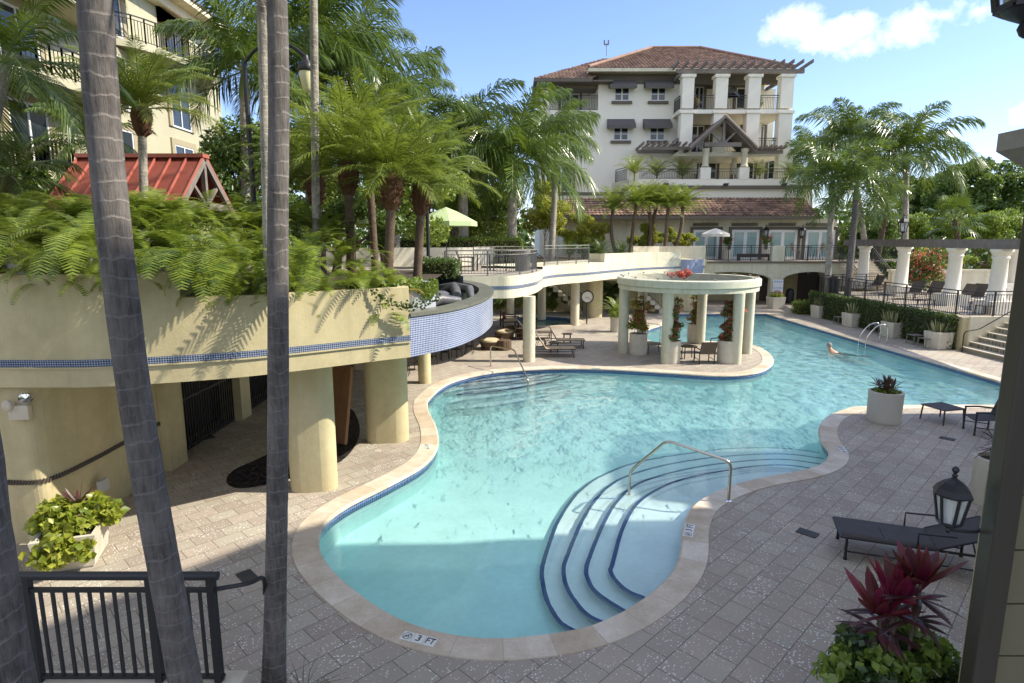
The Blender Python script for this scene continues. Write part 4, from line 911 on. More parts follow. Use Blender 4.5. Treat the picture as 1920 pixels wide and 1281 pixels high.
for (u0,u1) in[(1424,1444),(1494,1531),(1575,1590)]:
    x0=py(u0,560,46.2).x; x1=py(u1,560,46.2).x; b=MB(); b.box(x0,x1,46.22,46.29,0,2.25); b.build('door',M['door'],AR)
for (u0,u1) in[(1449,1470)]:
    x0,x1,z0,z1=rect(u0,461,u1,493,YA); b=MB(); b.box(x0,x1,YA-.03,YA+.45,3.1,z1); b.build('pillar',M['stucco_g'],AR)
x0,x1,z0,z1=rect(1314,461,1322,493,YA); b=MB(); b.box(x0,x1,YA-.03,YA+.45,3.1,z1); b.build('pillar',M['stucco_g'],AR)
for (u0,u1,lab) in[(1323,1449,'black patio railing above the left arch, in front of a white umbrella'),(1471,1580,'black patio railing above the right arch, beside bar chairs and a palm trunk')]:
    a=py(u0,492,YA+.2); c_=py(u1,492,YA+.2); railing('patio_railing',lab,[(a.x,YA+.2),(c_.x,YA+.2)],3.1,1.12,M['iron'],.12,1.6)
# ---------------------------------------------------------------- left apartment wing
M['stucco_lg']=mat('lime_cream_stucco',(.44,.42,.29),.85,.06,.8,.3,26,dist=.01)
LB=thing('apartment_wing','lime cream apartment wing with curved black railed balconies behind the palms','building'); XL=-17.
YA0,YA1=4.,37.; ztop=16.1
b=MB(); b.box(XL-10,XL,YA0,YA1,0,ztop); b.build('wall',M['stucco_lg'],LB)
b=MB(); b.box(XL,XL+1.1,YA0,YA1+1.2,ztop-.05,ztop+.25); b.box(XL,XL+.5,YA0,YA1+.5,ztop-.5,ztop-.05); b.build('eave',M['stucco_c'],LB)
rf_=MB(); tileface(rf_,(XL+1.15,YA0,ztop+.2),(XL+1.15,YA1+1.2,ztop+.2),(XL-5,YA0,ztop+2.8),(XL-5,YA1-5,ztop+2.8)); rf_.build('roof',M['rooftile'],LB)
def xwin(y0,y1,z0,z1,name='balcony_door',sur=True):
    f=MB(); fw=.08
    f.box(XL,XL+.07,y0,y1,z0,z0+fw); f.box(XL,XL+.07,y0,y1,z1-fw,z1)
    for y in(y0,(y0+y1)/2-fw/2,y1-fw): f.box(XL,XL+.065,y,y+fw,z0+fw,z1-fw)
    w_=f.build(name,M['wframe'],LB); g=MB(); g.box(XL+.005,XL+.03,y0+.02,y1-.02,z0+.02,z1-.02); g.build('pane',M['glass'],w_)
    if sur:
        s=MB(); e=.28; s.box(XL,XL+.09,y0-e,y0,z0,z1+e); s.box(XL,XL+.09,y1,y1+e,z0,z1+e); s.box(XL,XL+.09,y0,y1,z1,z1+e); s.build('surround',mat('taupe_surround',(.36,.31,.20),.85,.06),w_)
for y0 in(13.2,21.25,26.3,31.5):
    for z0 in(3.9,7.1,10.2,13.2): xwin(y0,y0+1.8,z0,z0+2.25)
def xbal(y0,y1,z0,out,curved=True):
    n=16; pts=[]
    for i in range(n+1):
        t=i/n; y=y0+(y1-y0)*t; o=out*(math.sin(PI*t)**.55 if curved else (0 if i in(0,n) else 1)); pts.append(Vector((XL+.02+o,y,0)))
    b=MB(); b.prism([(XL-.05,y0)]+[(p.x,p.y) for p in pts]+[(XL-.05,y1)],z0-.28,z0); b.build('balcony_slab',M['stucco_lg'],LB)
    brail(LB,[(p.x-.06 if p.x>XL+.2 else p.x,p.y,z0) for p in pts],1.05,'balcony_railing')
xbal(20.6,23.8,7.05,.45,False); xbal(19.5,27.2,10.15,1.4); xbal(27.4,35.5,13.1,1.5); xbal(17.5,26.6,13.1,1.6)
for y0,y1 in((25.9,28.6),(31.0,33.8)):
    b=MB(); b.add([(XL,y0,15.7),(XL,y1,15.7),(XL+1.2,y1,14.9),(XL+1.2,y0,14.9)],[(0,1,2,3),(0,3,2,1)]); b.add([(XL,y0,15.7),(XL+1.2,y0,14.9),(XL,y0,14.9)],[(0,1,2),(2,1,0)]); b.build('awning',M['cushion'],LB)
# red metal roof hut
M['redmetal']=mat('red_metal_roof',(.40,.115,.08),.5,.08,1.5)
HT=thing('garden_pavilion','small pavilion with red standing seam metal roof rising out of the ferns','pavilion')
ra=py(150,293,17.2); rb=py(384,293,17.2); dirv=(rb-ra).normalized(); rz_=ra.z; side=Vector((dirv.y,-dirv.x,0)); run=1.6; drop=1.5
b=MB(); fr_=lambda s,o,zz:ra.lerp(rb,s)+side*o+Vector((0,0,zz))
for sg in(1,-1):
    P=[fr_(0,0,0),fr_(1,0,0),fr_(1,sg*run,-drop),fr_(0,sg*run,-drop)]; P2=[p+Vector((0,0,-.05)) for p in P]
    b.add(P+P2,[(0,1,2,3),(3,2,1,0),(4,5,6,7),(7,6,5,4),(0,4,5,1),(1,5,6,2),(2,6,7,3),(3,7,4,0)])
    for i in range(9): s=(i+.02)/8.04; b.bar(fr_(s,sg*.02,.03),fr_(s,sg*run,-drop+.03),.035,.06)
b.bar(fr_(-.01,0,.0),fr_(1.01,0,.0),.36,.10); b.build('roof',M['redmetal'],HT)
for sg in(1,-1):
    b=MB(); b.bar(fr_(.99,sg*.05,-.14),fr_(.99,sg*run,-drop-.1),.1,.16); b.build('rafter',M['greywood'],HT)
    for f_ in(.03,.97): b=MB(); b.bar(fr_(f_,sg*run*.8,-drop*.85),fr_(f_,sg*run*.8,-3.5),.14); b.build('post',M['greywood'],HT)
    b=MB(); b.bar(fr_(.98,0,-drop*.9),fr_(.98,sg*run*.45,-drop*.5),.09); b.build('brace',M['greywood'],HT)
b=MB(); b.bar(fr_(.98,-run*.8,-drop*.9),fr_(.98,run*.8,-drop*.9),.12,.18); b.bar(fr_(.98,0,-.15),fr_(.98,0,-drop*.9),.12); b.build('truss',M['greywood'],HT)
# ---------------------------------------------------------------- right terrace
RT=thing('raised_terrace','raised sun terrace with paved floor and cream retaining wall on the right','terrace'); TZ=1.4; HX=18.85
b=MB(); ter=[(HX,25.0),(21.6,25.0),(21.6,22.),(34,22.),(34,46.3),(24.5,46.3),(24.3,38.6),(HX,37.5)]
b.prism(ter,-.02,TZ,0,1); b.build('floor',[M['stucco_y'],M['pavers']],RT)
ter_rail=[(HX+.12,37.4),(HX+.12,30),(HX+.14,25.15),(21.5,25.1)]
railing('terrace_railing','long black railing along the raised terrace above the clipped hedge wall',ter_rail,TZ,1.08,M['iron'],.12,1.75)
railing('terrace_railing','short black railing at the far corner of the raised terrace behind palm trunks',[(HX+.12,37.4),(23.1,38.2)],TZ,1.08,M['iron'],.12,1.75)
b=MB(); b.box(HX+.25,21.5,24.9,25.0,0,TZ+.05); o=b.build('cheek_wall',M['stucco_c'],RT)
ST=thing('garden_steps','stone steps with black speckled risers climbing to the raised terrace','steps')
m=tilemat('speckled_riser',(.05,.05,.045),(.42,.38,.28),(.3,.27,.2),.05,False,.5,.2); 
b=MB()
for i in range(7):
    x=HX-.0+i*.34; b.box(x,x+4,22.3,24.88,i*.2,i*.2+.165,0); b.box(x-.03,x+4,22.28,24.89,i*.2+.165,i*.2+.2,1)
b.build('treads',[m,M['concrete']],ST)
handrail('stair_handrail','bent black iron handrail climbing beside the stone garden steps',[(HX-.1,24.7,0),(HX-.1,24.7,.85),(HX+.5,24.7,.95),(HX+2.7,24.7,2.3)],.022,'iron')
handrail('stair_handrail','steel handrail on the open side of the stone garden steps',[(HX+.9,22.6,.3),(HX+.9,22.6,1.3),(HX+2.6,22.6,2.2)],.022,'chrome')
# white columns and beam
PG=thing('column_pergola','grey timber beam carried on white round columns across the raised terrace','pergola')
def prow(Y): return 21.45+(Y-27)*.148
b=MB(); b.bar((prow(43.5),43.5,4.42),(prow(20.5),20.5,4.42),.5,.42); b.build('beam',M['greywood'],PG)
for Y in(40.5,35.2,30.,26.6):
    x=prow(Y); b=MB(); hC=4.2-TZ; b.box(x-.55,x+.55,Y-.55,Y+.55,TZ,TZ+.55); b.lathe([(.38,.55),(.38,.65),(.33,.72),(.29,hC-.45),(.34,hC-.38),(.30,hC-.3),(.40,hC-.12),(.43,hC-.1),(.43,hC)],(x,Y,TZ),24); b.build('column',M['white'],PG,smooth=True)
for i,(x,Y) in enumerate([(28.3,34.),(24.6,27.2)]):
    b=MB(); hC=4.2-TZ; b.box(x-.9,x+.9,Y-.5,Y+.5,TZ,TZ+.8); b.lathe([(.36,.8),(.34,hC-.45),(.4,hC-.38),(.48,hC-.1),(.5,hC)],(x,Y,TZ),24); b.build('column',M['white'],PG,smooth=True)
b=MB(); b.bar((28.3,34,4.42),(24.6,27.2,4.42),.45,.4); b.build('beam',M['greywood'],PG)
o=MB(); o.box(24.8,46,39.5,39.9,TZ,TZ+1.15); o.box(24.7,46,39.45,39.95,TZ+1.15,TZ+1.3); o=o.build('boundary_wall',M['stucco_c']); tag(o,'low cream boundary wall behind the white pergola columns','wall')
labs=['charcoal lounger with raised back behind the railing, just left of the second white column','charcoal lounger with tall raised back right of the bougainvillea shrub','charcoal lounger with raised back tight against the widest white column','first of a close pair of charcoal loungers right of the widest column','second of a close pair of charcoal loungers, its back to the low hedge','charcoal lounger with raised back at the right end of the railing']
for i,(u,v) in enumerate([(1640,545),(1715,560),(1755,562),(1806,568),(1830,568),(1866,580)]):
    p_=gz(u,v,TZ); lounger(labs[i],(p_.x-1.3,p_.y-.5,TZ),rad(12+6*(i%3)),58,'sling_b','bronze',None)
for i,(u,v) in enumerate([(1660,566),(1735,577),(1845,590)]):
    p_=gz(u,v,TZ); table(['low square charcoal table on the raised terrace, farthest along the railing','low square charcoal table midway along the raised terrace railing','low square charcoal table at the near end of the raised terrace'][i],tuple(p_),.26,.4,True,None,'sling_d')
o=MB(); o.lathe([(.27,0),(.30,.9),(.31,.92),(.25,1.0)],(0,0,0),20); o=o.build('litter_bin',M['iron'],smooth=True); p_=gz(1590,540,TZ); o.location=(HX+.7,36.6,TZ); tag(o,'slatted black litter bin at the far corner of the raised terrace','bin')
# far stair up to the patio
FS=thing('terrace_stairs','cream stair with black railings rising from the raised terrace to the patio','stairs'); b=MB()
for i in range(10): b.box(23.2,25.6,40.5+.27*i,43.3,TZ+i*.17,TZ+i*.17+.17)
b.build('treads',M['concrete'],FS)
for x in(23.25,25.55): brail(FS,[(x,40.5,TZ),(x,43.2,3.1)],1.0)
railing('patio_railing','black patio railing beyond the far stair behind the white columns',[(24.4,43.3),(28.5,43.3)],3.1,1.12,M['iron'],.12,1.6)
# arcade things: board, bins, lanterns
sgn=thing('pool_notice','white pool rules notice with blue lettering on the arcade pillar','sign',(18.93,42.97,0))
b=MB(); b.box(-.36,.36,-.03,0,.72,1.82); b.build('board',plain('white_board',(.75,.76,.78),.5),sgn)
def text(body,size,loc,rot,mt,parent=None,name='lettering',align='CENTER',depth=.002,sx=1):
    cu=bpy.data.curves.new(name,'FONT'); cu.body=body; cu.size=size; cu.align_x=align; cu.align_y='CENTER'; cu.extrude=depth; cu.resolution_u=2
    o=bpy.data.objects.new(name,cu); COL.objects.link(o); dg=bpy.context.evaluated_depsgraph_get(); dg.update(); me=bpy.data.meshes.new_from_object(o.evaluated_get(dg)); bpy.data.objects.remove(o)
    o=bpy.data.objects.new(name,me); COL.objects.link(o); me.materials.clear(); me.materials.append(mt); o.location=loc; o.rotation_euler=rot; o.scale=(sx,1,1)
    if parent: o.parent=parent
    return o
blue=plain('blue_ink',(.05,.28,.62),.5); black=plain('black_ink',(.015,.015,.015),.5)
text('NO DIVING',.15,(0,-.034,1.22),(PI/2,0,0),blue,sgn)
b=MB()
for i in range(4): b.box(-.28+i*.16,-.2+i*.16,-.036,-.031,1.62,1.72)
b.build('emblem',blue,sgn); b=MB()
for i in range(6): b.box(-.25,.25-.07*(i%3),-.035,-.031,.8+i*.05,.82+i*.05)
b.build('small_print',black,sgn)
b=MB(); b.lathe([(.28,0),(.3,.85),(.24,1.0),(.1,1.1),(0,1.12)],(0,0,0),18); o=b.build('waste_bin',M['iron'],smooth=True); o.location=(20.4,44.2,0); tag(o,'black domed waste bin in the shade of the right arch','bin')
def lantern(name,label,loc,s=1.,rz=0,bracket=True,cat='lantern',glassmat=None,reach=.19):
    """six sided lantern, origin at bracket wall plate; body hangs at +x"""
    t=thing(name,label,cat,loc,rz); t.scale=(s,s,s); k=6; mt=M['iron']
    bx=reach if bracket else 0
    def ringp(r,z): return [Vector((bx+r*math.cos(2*PI*i/k+.3),r*math.sin(2*PI*i/k+.3),z)) for i in range(k)]
    b=MB(); b.lathe([(.012,.30),(.022,.315),(.010,.33),(.02,.345),(.026,.36),(.016,.38),(0,.39)],(bx,0,0),12); b.lathe([(.135,.165),(.14,.175),(.115,.215),(.07,.26),(.03,.285),(.012,.30)],(bx,0,0),6); b.build('cap',mt,t)
    b=MB(); lo=ringp(.075,-.06); hi=ringp(.112,.165)
    for i in range(k): b.bar(lo[i],hi[i],.016); b.bar(lo[i],lo[(i+1)%k],.018); b.bar(hi[i],hi[(i+1)%k],.018)
    b.build('cage',mt,t)
    b=MB(); l2=ringp(.068,-.055); h2=ringp(.105,.16)
    for i in range(k): j=(i+1)%k; b.add([l2[i],l2[j],h2[j],h2[i]],[(0,1,2,3)])
    b.build('glass',glassmat or M['lampglass'],t)
    b=MB(); b.lathe([(.0,-.15),(.012,-.14),(.02,-.12),(.014,-.105),(.05,-.085),(.075,-.06)],(bx,0,0),12); b.build('base',mt,t,smooth=True)
    b=MB(); b.lathe([(.016,-.06),(.016,.04),(.011,.05),(.02,.07),(.014,.11),(0,.125)],(bx,0,0),10); b.build('bulb',plain('bulb_white',(.7,.68,.6),.3),t,smooth=True)
    if bracket:
        b=MB(); b.obox((.012,0,-.09),.024,.075,.17); b.build('wall_plate',mt,t,bevel=.01)
        b=MB(); b.tube(cr([(.02,0,-.10),(.09,0,-.135),(bx*.8,0,-.125),(bx,0,-.11)],5),.014,8); b.build('bracket_arm',mt,t,smooth=True)
    return t
m,nt,N,L,p=nodes('lantern_glass'); p.inputs['Base Color'].default_value=(.75,.78,.75,1); p.inputs['Roughness'].default_value=.12
tr=N.new('ShaderNodeBsdfTransparent'); mx=N.new('ShaderNodeMixShader'); mx.inputs[0].default_value=.62; L.new(p.outputs[0],mx.inputs[1]); L.new(tr.outputs[0],mx.inputs[2]); L.new(mx.outputs[0],N['Material Output'].inputs['Surface']); M['lampglass']=m
for i,u in enumerate((1432,1500)):
    p_=py(u,440,YD); lantern('wall_lantern',['black wall lantern between the second and third patio doors','black wall lantern between the third and fourth patio doors'][i],(p_.x,YD-.02,p_.z),1.9,rad(-90))
p_=py(1492,521,46.2); lantern('wall_lantern','small black lantern under the right hand arcade arch',(p_.x,44.5,2.2),1.2,rad(-90))
# street lamps
def streetlamp(label,base,h,hook=None,globe=True):
    t=thing('street_lamp',label,'street lamp',base); b=MB(); b.tube([(0,0,0),(0,0,h)],[.06,.05],10); b.lathe([(.1,0),(.09,.3),(.07,.35)],(0,0,0),12); b.build('post',M['iron'],t,smooth=True)
    hx,hz_=(0,h)
    if hook:
        d=Vector(hook); b=MB(); P=[(0,0,h),Vector((d.x*.25,d.y*.25,h+.32)),Vector((d.x*.7,d.y*.7,h+.38)),Vector((d.x,d.y,h+.15))]; b.tube(cr(P,6),.035,8); b.build('arm',M['iron'],t,smooth=True); c=(d.x,d.y,h-.25)
    else: c=(0,0,h+.05)
    b=MB(); b.lathe([(.05,.42),(.07,.32),(.16,.24),(.19,.12),(.17,.08)],c,16); b.build('shade',M['iron'],t,smooth=True)
    b=MB(); b.lathe([(.16,.09),(.15,-.05),(.10,-.28),(.05,-.34),(0,-.35)],c,16); b.build('globe',plain('ivory_globe',(.75,.68,.42),.3),t,smooth=True)
    return t
streetlamp('black street lamp with hooked arm and ivory globe between the palm trunks',(-5.85,14,3.4),5.0,(1.35,0.,0))
streetlamp('black street lamp with ivory globe half hidden by fronds above the green umbrella',(-2.75,20,3.4),4.35)
lp=py(1693,430,36); t=thing('lamp_post','slim black post lantern standing above the timber pergola beam','street lamp',(lp.x,36,TZ)); b=MB(); b.tube([(0,0,0),(0,0,lp.z-TZ-.25)],.04,8); b.build('post',M['iron'],t)
l_=lantern('lamp_head','slim black post lantern',(0,0,lp.z-TZ),2.3,0,False); 
for k_ in('label','category'): del l_[k_]
l_.parent=t
# clock by the spa
ck=thing('patio_clock','round black rimmed clock on a stand beside the spa','clock',(4.15,33.2,0)); b=MB(); b.tube([(0,0,0),(0,0,1.2)],.04,8); b.build('stand',M['iron'],ck)
b=MB(); 
for i in range(28):
    a=2*PI*i/28; a2=2*PI*(i+1)/28; b.bar((.33*math.cos(a),-.05,1.5+.33*math.sin(a)),(.33*math.cos(a2),-.05,1.5+.33*math.sin(a2)),.06,.05,up=(0,1,0))
b.build('rim',M['iron'],ck); b=MB(); P=[(0,-.045,1.5)]+[(.31*math.cos(2*PI*i/28),-.045,1.5+.31*math.sin(2*PI*i/28)) for i in range(28)]; b.add(P,[(0,1+i,1+(i+1)%28) for i in range(28)]); b.build('face',plain('clock_face',(.70,.70,.64),.5),ck)
b=MB(); b.bar((0,-.06,1.5),(-.12,-.06,1.42),.025,.008,up=(0,1,0)); b.bar((0,-.06,1.5),(.17,-.06,1.36),.02,.008,up=(0,1,0)); b.build('hands',black,ck)
# ---------------------------------------------------------------- the near hotel wing: wall corner at the right edge, and the wing that shades the near pool
NH=thing('hotel_wall','cream panelled hotel wall with brown downpipe at the right edge of the view','building')
cxw,cyw=3.49,4.06; b=MB(); b.box(cxw,cxw+6,cyw-.0,cyw+.10,-.02,4.95); b.build('corner_wall',M['stucco_y'],NH)
b=MB(); b.box(cxw-.03,cxw+.02,cyw-.02,cyw+.11,-.02,2.95); b.build('quoin',M['stucco_y'],NH)
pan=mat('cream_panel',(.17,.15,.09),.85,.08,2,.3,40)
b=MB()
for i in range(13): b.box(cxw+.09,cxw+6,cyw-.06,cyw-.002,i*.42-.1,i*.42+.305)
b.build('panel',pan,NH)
b=MB(); b.box(cxw-.125,cxw+.04,cyw-.14,cyw-.003,-.02,5.0); b.build('downpipe',mat('brown_metal',(.052,.045,.035),.4,.15,2,.1,30,stretch=(1,1,.1)),NH,bevel=.015)
c5=py(1872,248,4.0); b=MB()
P=[(c5.x,3.2,c5.z-.01),(c5.x,4.0,c5.z-.01),(c5.x+2,4.0,c5.z+.12),(c5.x+2,3.2,c5.z+.12),(c5.x,3.2,c5.z-.12),(c5.x,4.0,c5.z-.12),(c5.x+.4,3.95,c5.z-.36),(c5.x+2,3.95,c5.z-.5),(c5.x+.4,3.3,c5.z-.42),(c5.x+2,3.3,c5.z-.5)]
b.add(P,[(0,1,2,3),(0,4,5,1),(4,8,6,5),(5,6,7,2,1),(8,9,7,6),(0,3,9,8,4)]); b.build('eave_corbel',mat('old_concrete',(.28,.26,.22),.9,.15,2,.4,30),NH)
l0=py(1793,945,3.98); lan=lantern('wall_lantern','black six sided carriage lantern on the near wall corner at right',(cxw-.045,cyw+.02,l0.z-.13),.95,rad(180),reach=.30)
hl=py(1893,30,3.9); t=lantern('hanging_lantern','black framed lantern whose bottom corner shows at the top right',(hl.x+.1,3.9,hl.z+.17),2.0,rad(12),False)
b=MB(); b.tube([(0,0,.38),(0,0,(7.0-hl.z-.17)/2.0)],.008,8); b.build('hanger_rod',M['iron'],t)
b=MB(); b.box(cxw-.7,cxw+6,3.2,4.6,7.0,7.25); b.box(cxw+1.2,cxw+6,3.4,4.4,4.95,7.0); b.build('soffit',M['stucco_y'],NH)
SW=thing('hotel_wing','tall hotel wing with stepped roofs off to the right, shading the near pool','building'); b=MB(); X0w=14.6
tE=math.tan(SUN_EL); daz=SUN_AZ-PI/2
bnd=[(-5.75,6.55),(-4.7,7.78),(-3.9,8.75),(-2.7,9.6),(-.3,9.65),(.8,9.8),(3.4,9.85),(3.5,10.5),(2.9,10.65),(2.7,11.6),(2.9,13.4),(3.5,15.1),(5.5,15.55),(11.3,15.65)]
prof=[(-12,0),(-12,21.5),(3,20.6)]
for x_,y_ in bnd:
    d_=X0w-x_; prof.append((y_-d_*math.tan(daz),d_/math.cos(daz)*tE))
for q_ in range(4,len(prof)):
    if prof[q_][0]<=prof[q_-1][0]: prof[q_]=(prof[q_-1][0]+.03,prof[q_][1])
prof.append((prof[-1][0]+.05,0))
n_=len(prof); P=[(X0w,y,z) for y,z in prof]+[(X0w+9,y,z) for y,z in prof]
from mathutils.geometry import tessellate_polygon as tp_
T_=tp_([[Vector((y,z,0)) for y,z in prof]]); F=[tuple(f) for f in T_]+[tuple(n_+i for i in reversed(f)) for f in T_]+[(i,(i+1)%n_,n_+(i+1)%n_,n_+i) for i in range(n_)]
b.add(P,F); b.build('wall',M['stucco_c'],SW)
# ---------------------------------------------------------------- vegetation
M['palm']=leafmat('palm_leaf',(.026,.062,.012),(.125,.185,.032),.25,.3)
M['palm_l']=leafmat('bright_palm_leaf',(.065,.115,.014),(.25,.30,.045),.3,.35)
M['fern']=leafmat('fern_leaf',(.035,.08,.010),(.25,.31,.045),.3,.35)
M['tree']=leafmat('tree_leaf',(.03,.07,.014),(.11,.18,.035),.3,.4)
M['bush']=leafmat('bush_leaf',(.09,.16,.02),(.27,.33,.05),.35,.45)
M['bamboo']=leafmat('yellow_green_leaf',(.20,.24,.025),(.46,.44,.07),.4,.5)
M['hedge']=leafmat('hedge_leaf',(.025,.06,.010),(.08,.14,.025),.25,.4)
M['hedge_l']=leafmat('light_hedge_leaf',(.08,.14,.02),(.22,.29,.05),.3,.45)
M['red']=leafmat('bougainvillea_bract',(.35,.03,.05),(.62,.12,.12),.35,.6)
M['cord']=leafmat('cordyline_leaf',(.07,.004,.02),(.27,.010,.065),.25,.35)
M['cordd']=leafmat('dark_cordyline_leaf',(.035,.014,.016),(.11,.03,.04),.2,.4)
M['sword']=leafmat('sword_leaf',(.10,.12,.05),(.34,.34,.17),.2,.45)
M['pothos']=leafmat('pothos_leaf',(.10,.16,.015),(.42,.43,.06),.3,.35)
M['dkleaf']=leafmat('deep_green_leaf',(.02,.045,.012),(.07,.12,.03),.2,.4)
M['dry']=leafmat('dry_frond',(.30,.19,.05),(.45,.32,.10),.3,.6)
M['shaft']=mat('green_crownshaft',(.17,.23,.07),.5,.15,3)
M['boss']=mat('fibrous_palm_boss',(.16,.075,.035),.95,.55,18,1.,60,dist=.04)
M['bark']=mat('brown_bark',(.13,.09,.06),.95,.4,8,.8,40,dist=.03)
M['stem']=plain('green_stem',(.12,.16,.03),.6)
def ringtrunk(name,col,pitch=.13):
    m,nt,N,L,p=nodes(name); v=objco(nt); sx=N.new('ShaderNodeSeparateXYZ'); L.new(v,sx.inputs[0])
    wob=noise_(nt,objco(nt,(1,1,.6)),5,3); z=math_(nt,'ADD',sx.outputs[2],math_(nt,'MULTIPLY',wob,.16)); fr_=math_(nt,'FRACT',math_(nt,'DIVIDE',z,pitch))
    ring=ramp(nt,fr_,.02,.13,(1,1,1),(0,0,0)); n1=noise_(nt,objco(nt,(1,1,.14)),34,6,.75); n2=noise_(nt,v,3,5,.65)
    c=ramp(nt,math_(nt,'ADD',math_(nt,'MULTIPLY',n1,.55),math_(nt,'MULTIPLY',n2,.45)),.38,.62,[x*.45 for x in col],[min(1,x*1.5) for x in col])
    c=mixc(nt,math_(nt,'MULTIPLY',ring,.6),c,[min(1,x*1.9) for x in col]); L.new(c,p.inputs['Base Color']); p.inputs['Roughness'].default_value=.9
    bump_(nt,p,math_(nt,'ADD',ring,math_(nt,'MULTIPLY',n1,.9)),.9,.02); return m
M['trunk_g']=ringtrunk('grey_ringed_trunk',(.135,.12,.11)); M['trunk_l']=ringtrunk('pale_ringed_trunk',(.33,.30,.25),.09)
def frond(mb,rnd,az,el,L,droop,n,ll,lw,la=.9,sag=.35,plume=0,rach=.018,mi_leaf=0,mi_r=1,o=Vector((0,0,0)),fold=.25):
    ca,sa=math.cos(az),math.sin(az); P=[];T=[]; p=Vector(o); k=12
    e=el
    for i in range(k+1):
        P.append(p.copy()); d=Vector((ca*math.cos(e),sa*math.cos(e),math.sin(e))); T.append(d); p=p+d*(L/k); e-=droop/k*(.35+1.3*i/k)
    mb.tube(P,[rach*(1-.8*i/k) for i in range(k+1)],4,mi=mi_r,cap=False)
    V=[];F=[]
    for i in range(n):
        t=.12+.88*(i+.5)/n; f=t*k; j=min(int(f),k-1); q=P[j].lerp(P[j+1],f-j); d=T[j]; side0=Vector((-sa,ca,0)); up=side0.cross(d)*-1
        if up.z<0: up=-up
        l=ll*(math.sin(PI*min(1,.18+.82*t*.95))**.6)*rnd.uniform(.85,1.1)
        for s in(-1,1):
            a=la*(1-.45*t)+rnd.uniform(-.08,.08); lift=fold+ (rnd.uniform(-1.,1.)*plume)
            dirv=(d*math.cos(a)+(side0*s*math.cos(lift)+up*math.sin(lift))*math.sin(a)).normalized()
            wv=d.cross(dirv).cross(dirv).normalized()*lw*.5 if False else d*lw*.5
            b0=q; b1=q+dirv*l*.5+Vector((0,0,-sag*l*.12)); b2=q+dirv*l*.95+Vector((0,0,-sag*l*.6)); o_=len(V)
            V+=[b0-wv*.5,b0+wv*.5,b1+wv,b1-wv,b2]; F+=[(o_,o_+1,o_+2,o_+3),(o_+3,o_+2,o_+4)]
    mb.add(V,F,mi_leaf)
def crown(kind,seed):
    r=random.Random(seed); b=MB()
    if kind=='royal':
        for i in range(20):
            t=i/19; frond(b,r,i*2.4+r.uniform(-.2,.2),rad(80-100*t)+r.uniform(-.1,.1),r.uniform(2.6,3.2),rad(100-25*t),84,.9,.048,1.0,1.0,.8,.03)
        b.tube([(0,0,0),(.03,.02,1.9)],[.02,.004],5,mi=1)
        ms=[M['palm'],M['shaft']]
    elif kind=='foxtail':
        for i in range(14):
            t=i/13; frond(b,r,i*2.4+r.uniform(-.2,.2),rad(75-100*t),r.uniform(2.1,2.6),rad(105-20*t),80,.58,.045,1.15,.45,1.25,.03)
        ms=[M['palm'],M['shaft']]
    elif kind=='date':
        for i in range(42):
            t=i/41; frond(b,r,i*2.4+r.uniform(-.2,.2),rad(82-78*t)+r.uniform(-.1,.1),r.uniform(1.25,1.65),rad(72-5*t),44,.36,.019,.95,.5,.2,.012)
        ms=[M['palm_l'],M['stem']]
    elif kind=='areca':
        for i in range(16):
            t=i/15; frond(b,r,i*2.4+r.uniform(-.3,.3),rad(82-50*t),r.uniform(1.3,1.9),rad(80),26,.42,.032,.95,.4,.15,.014)
        ms=[M['palm_l'],M['stem']]
    elif kind=='coconut':
        for i in range(15):
            t=i/14; frond(b,r,i*2.4+r.uniform(-.2,.2),rad(70-95*t),r.uniform(2.4,3.0),rad(80),54,.9,.05,1.05,.9,.12,.03)
        ms=[M['palm'],M['shaft']]
    elif kind=='fan':
        for i in range(34):
            t=i/33; az=i*2.4; el=rad(85-110*t)+r.uniform(-.1,.1); d=Vector((math.cos(az)*math.cos(el),math.sin(az)*math.cos(el),math.sin(el))); c=d*r.uniform(.7,1.); b.tube([(0,0,0),c],.012,4,mi=1,cap=False)
            sd_=Vector((-math.sin(az),math.cos(az),0)); upv=sd_.cross(d)
            V=[];F=[]
            for k in range(17):
                a=rad(-115+230*k/16); q=d*math.cos(a)+sd_*math.sin(a); l=.75*(1-.25*abs(a)/2); w_=(d*-math.sin(a)+sd_*math.cos(a))*.03; o_=len(V)
                V+=[c,c+q*l*.55+w_+Vector((0,0,-.02)),c+q*l+Vector((0,0,-.22)),c+q*l*.55-w_+Vector((0,0,-.02))]; F.append((o_,o_+1,o_+2,o_+3))
            b.add(V,F,0)
        ms=[M['palm'],M['stem']]
    elif kind=='cycad':
        for i in range(30):
            t=i/29; frond(b,r,i*2.4,rad(80-70*t),r.uniform(.8,1.1),rad(70),26,.16,.022,1.1,.3,.1,.01)
        ms=[M['dkleaf'],M['dkleaf']]
    o=b.build('crown',ms); me=o.data; bpy.data.objects.remove(o); return me
CR={k:[crown(k,s) for s in seeds] for k,seeds in(('royal',(1,2,3)),('foxtail',(4,5)),('date',(6,7)),('areca',(8,9)),('coconut',(10,)),('fan',(11,)),('cycad',(12,)))}
def inst(name,me,parent,loc,rz=0,s=1.,tilt=(0,0)):
    o=bpy.data.objects.new(name,me); COL.objects.link(o); o.parent=parent; o.location=loc; o.rotation_euler=(tilt[0],tilt[1],rz); o.scale=(s,s,s); return o
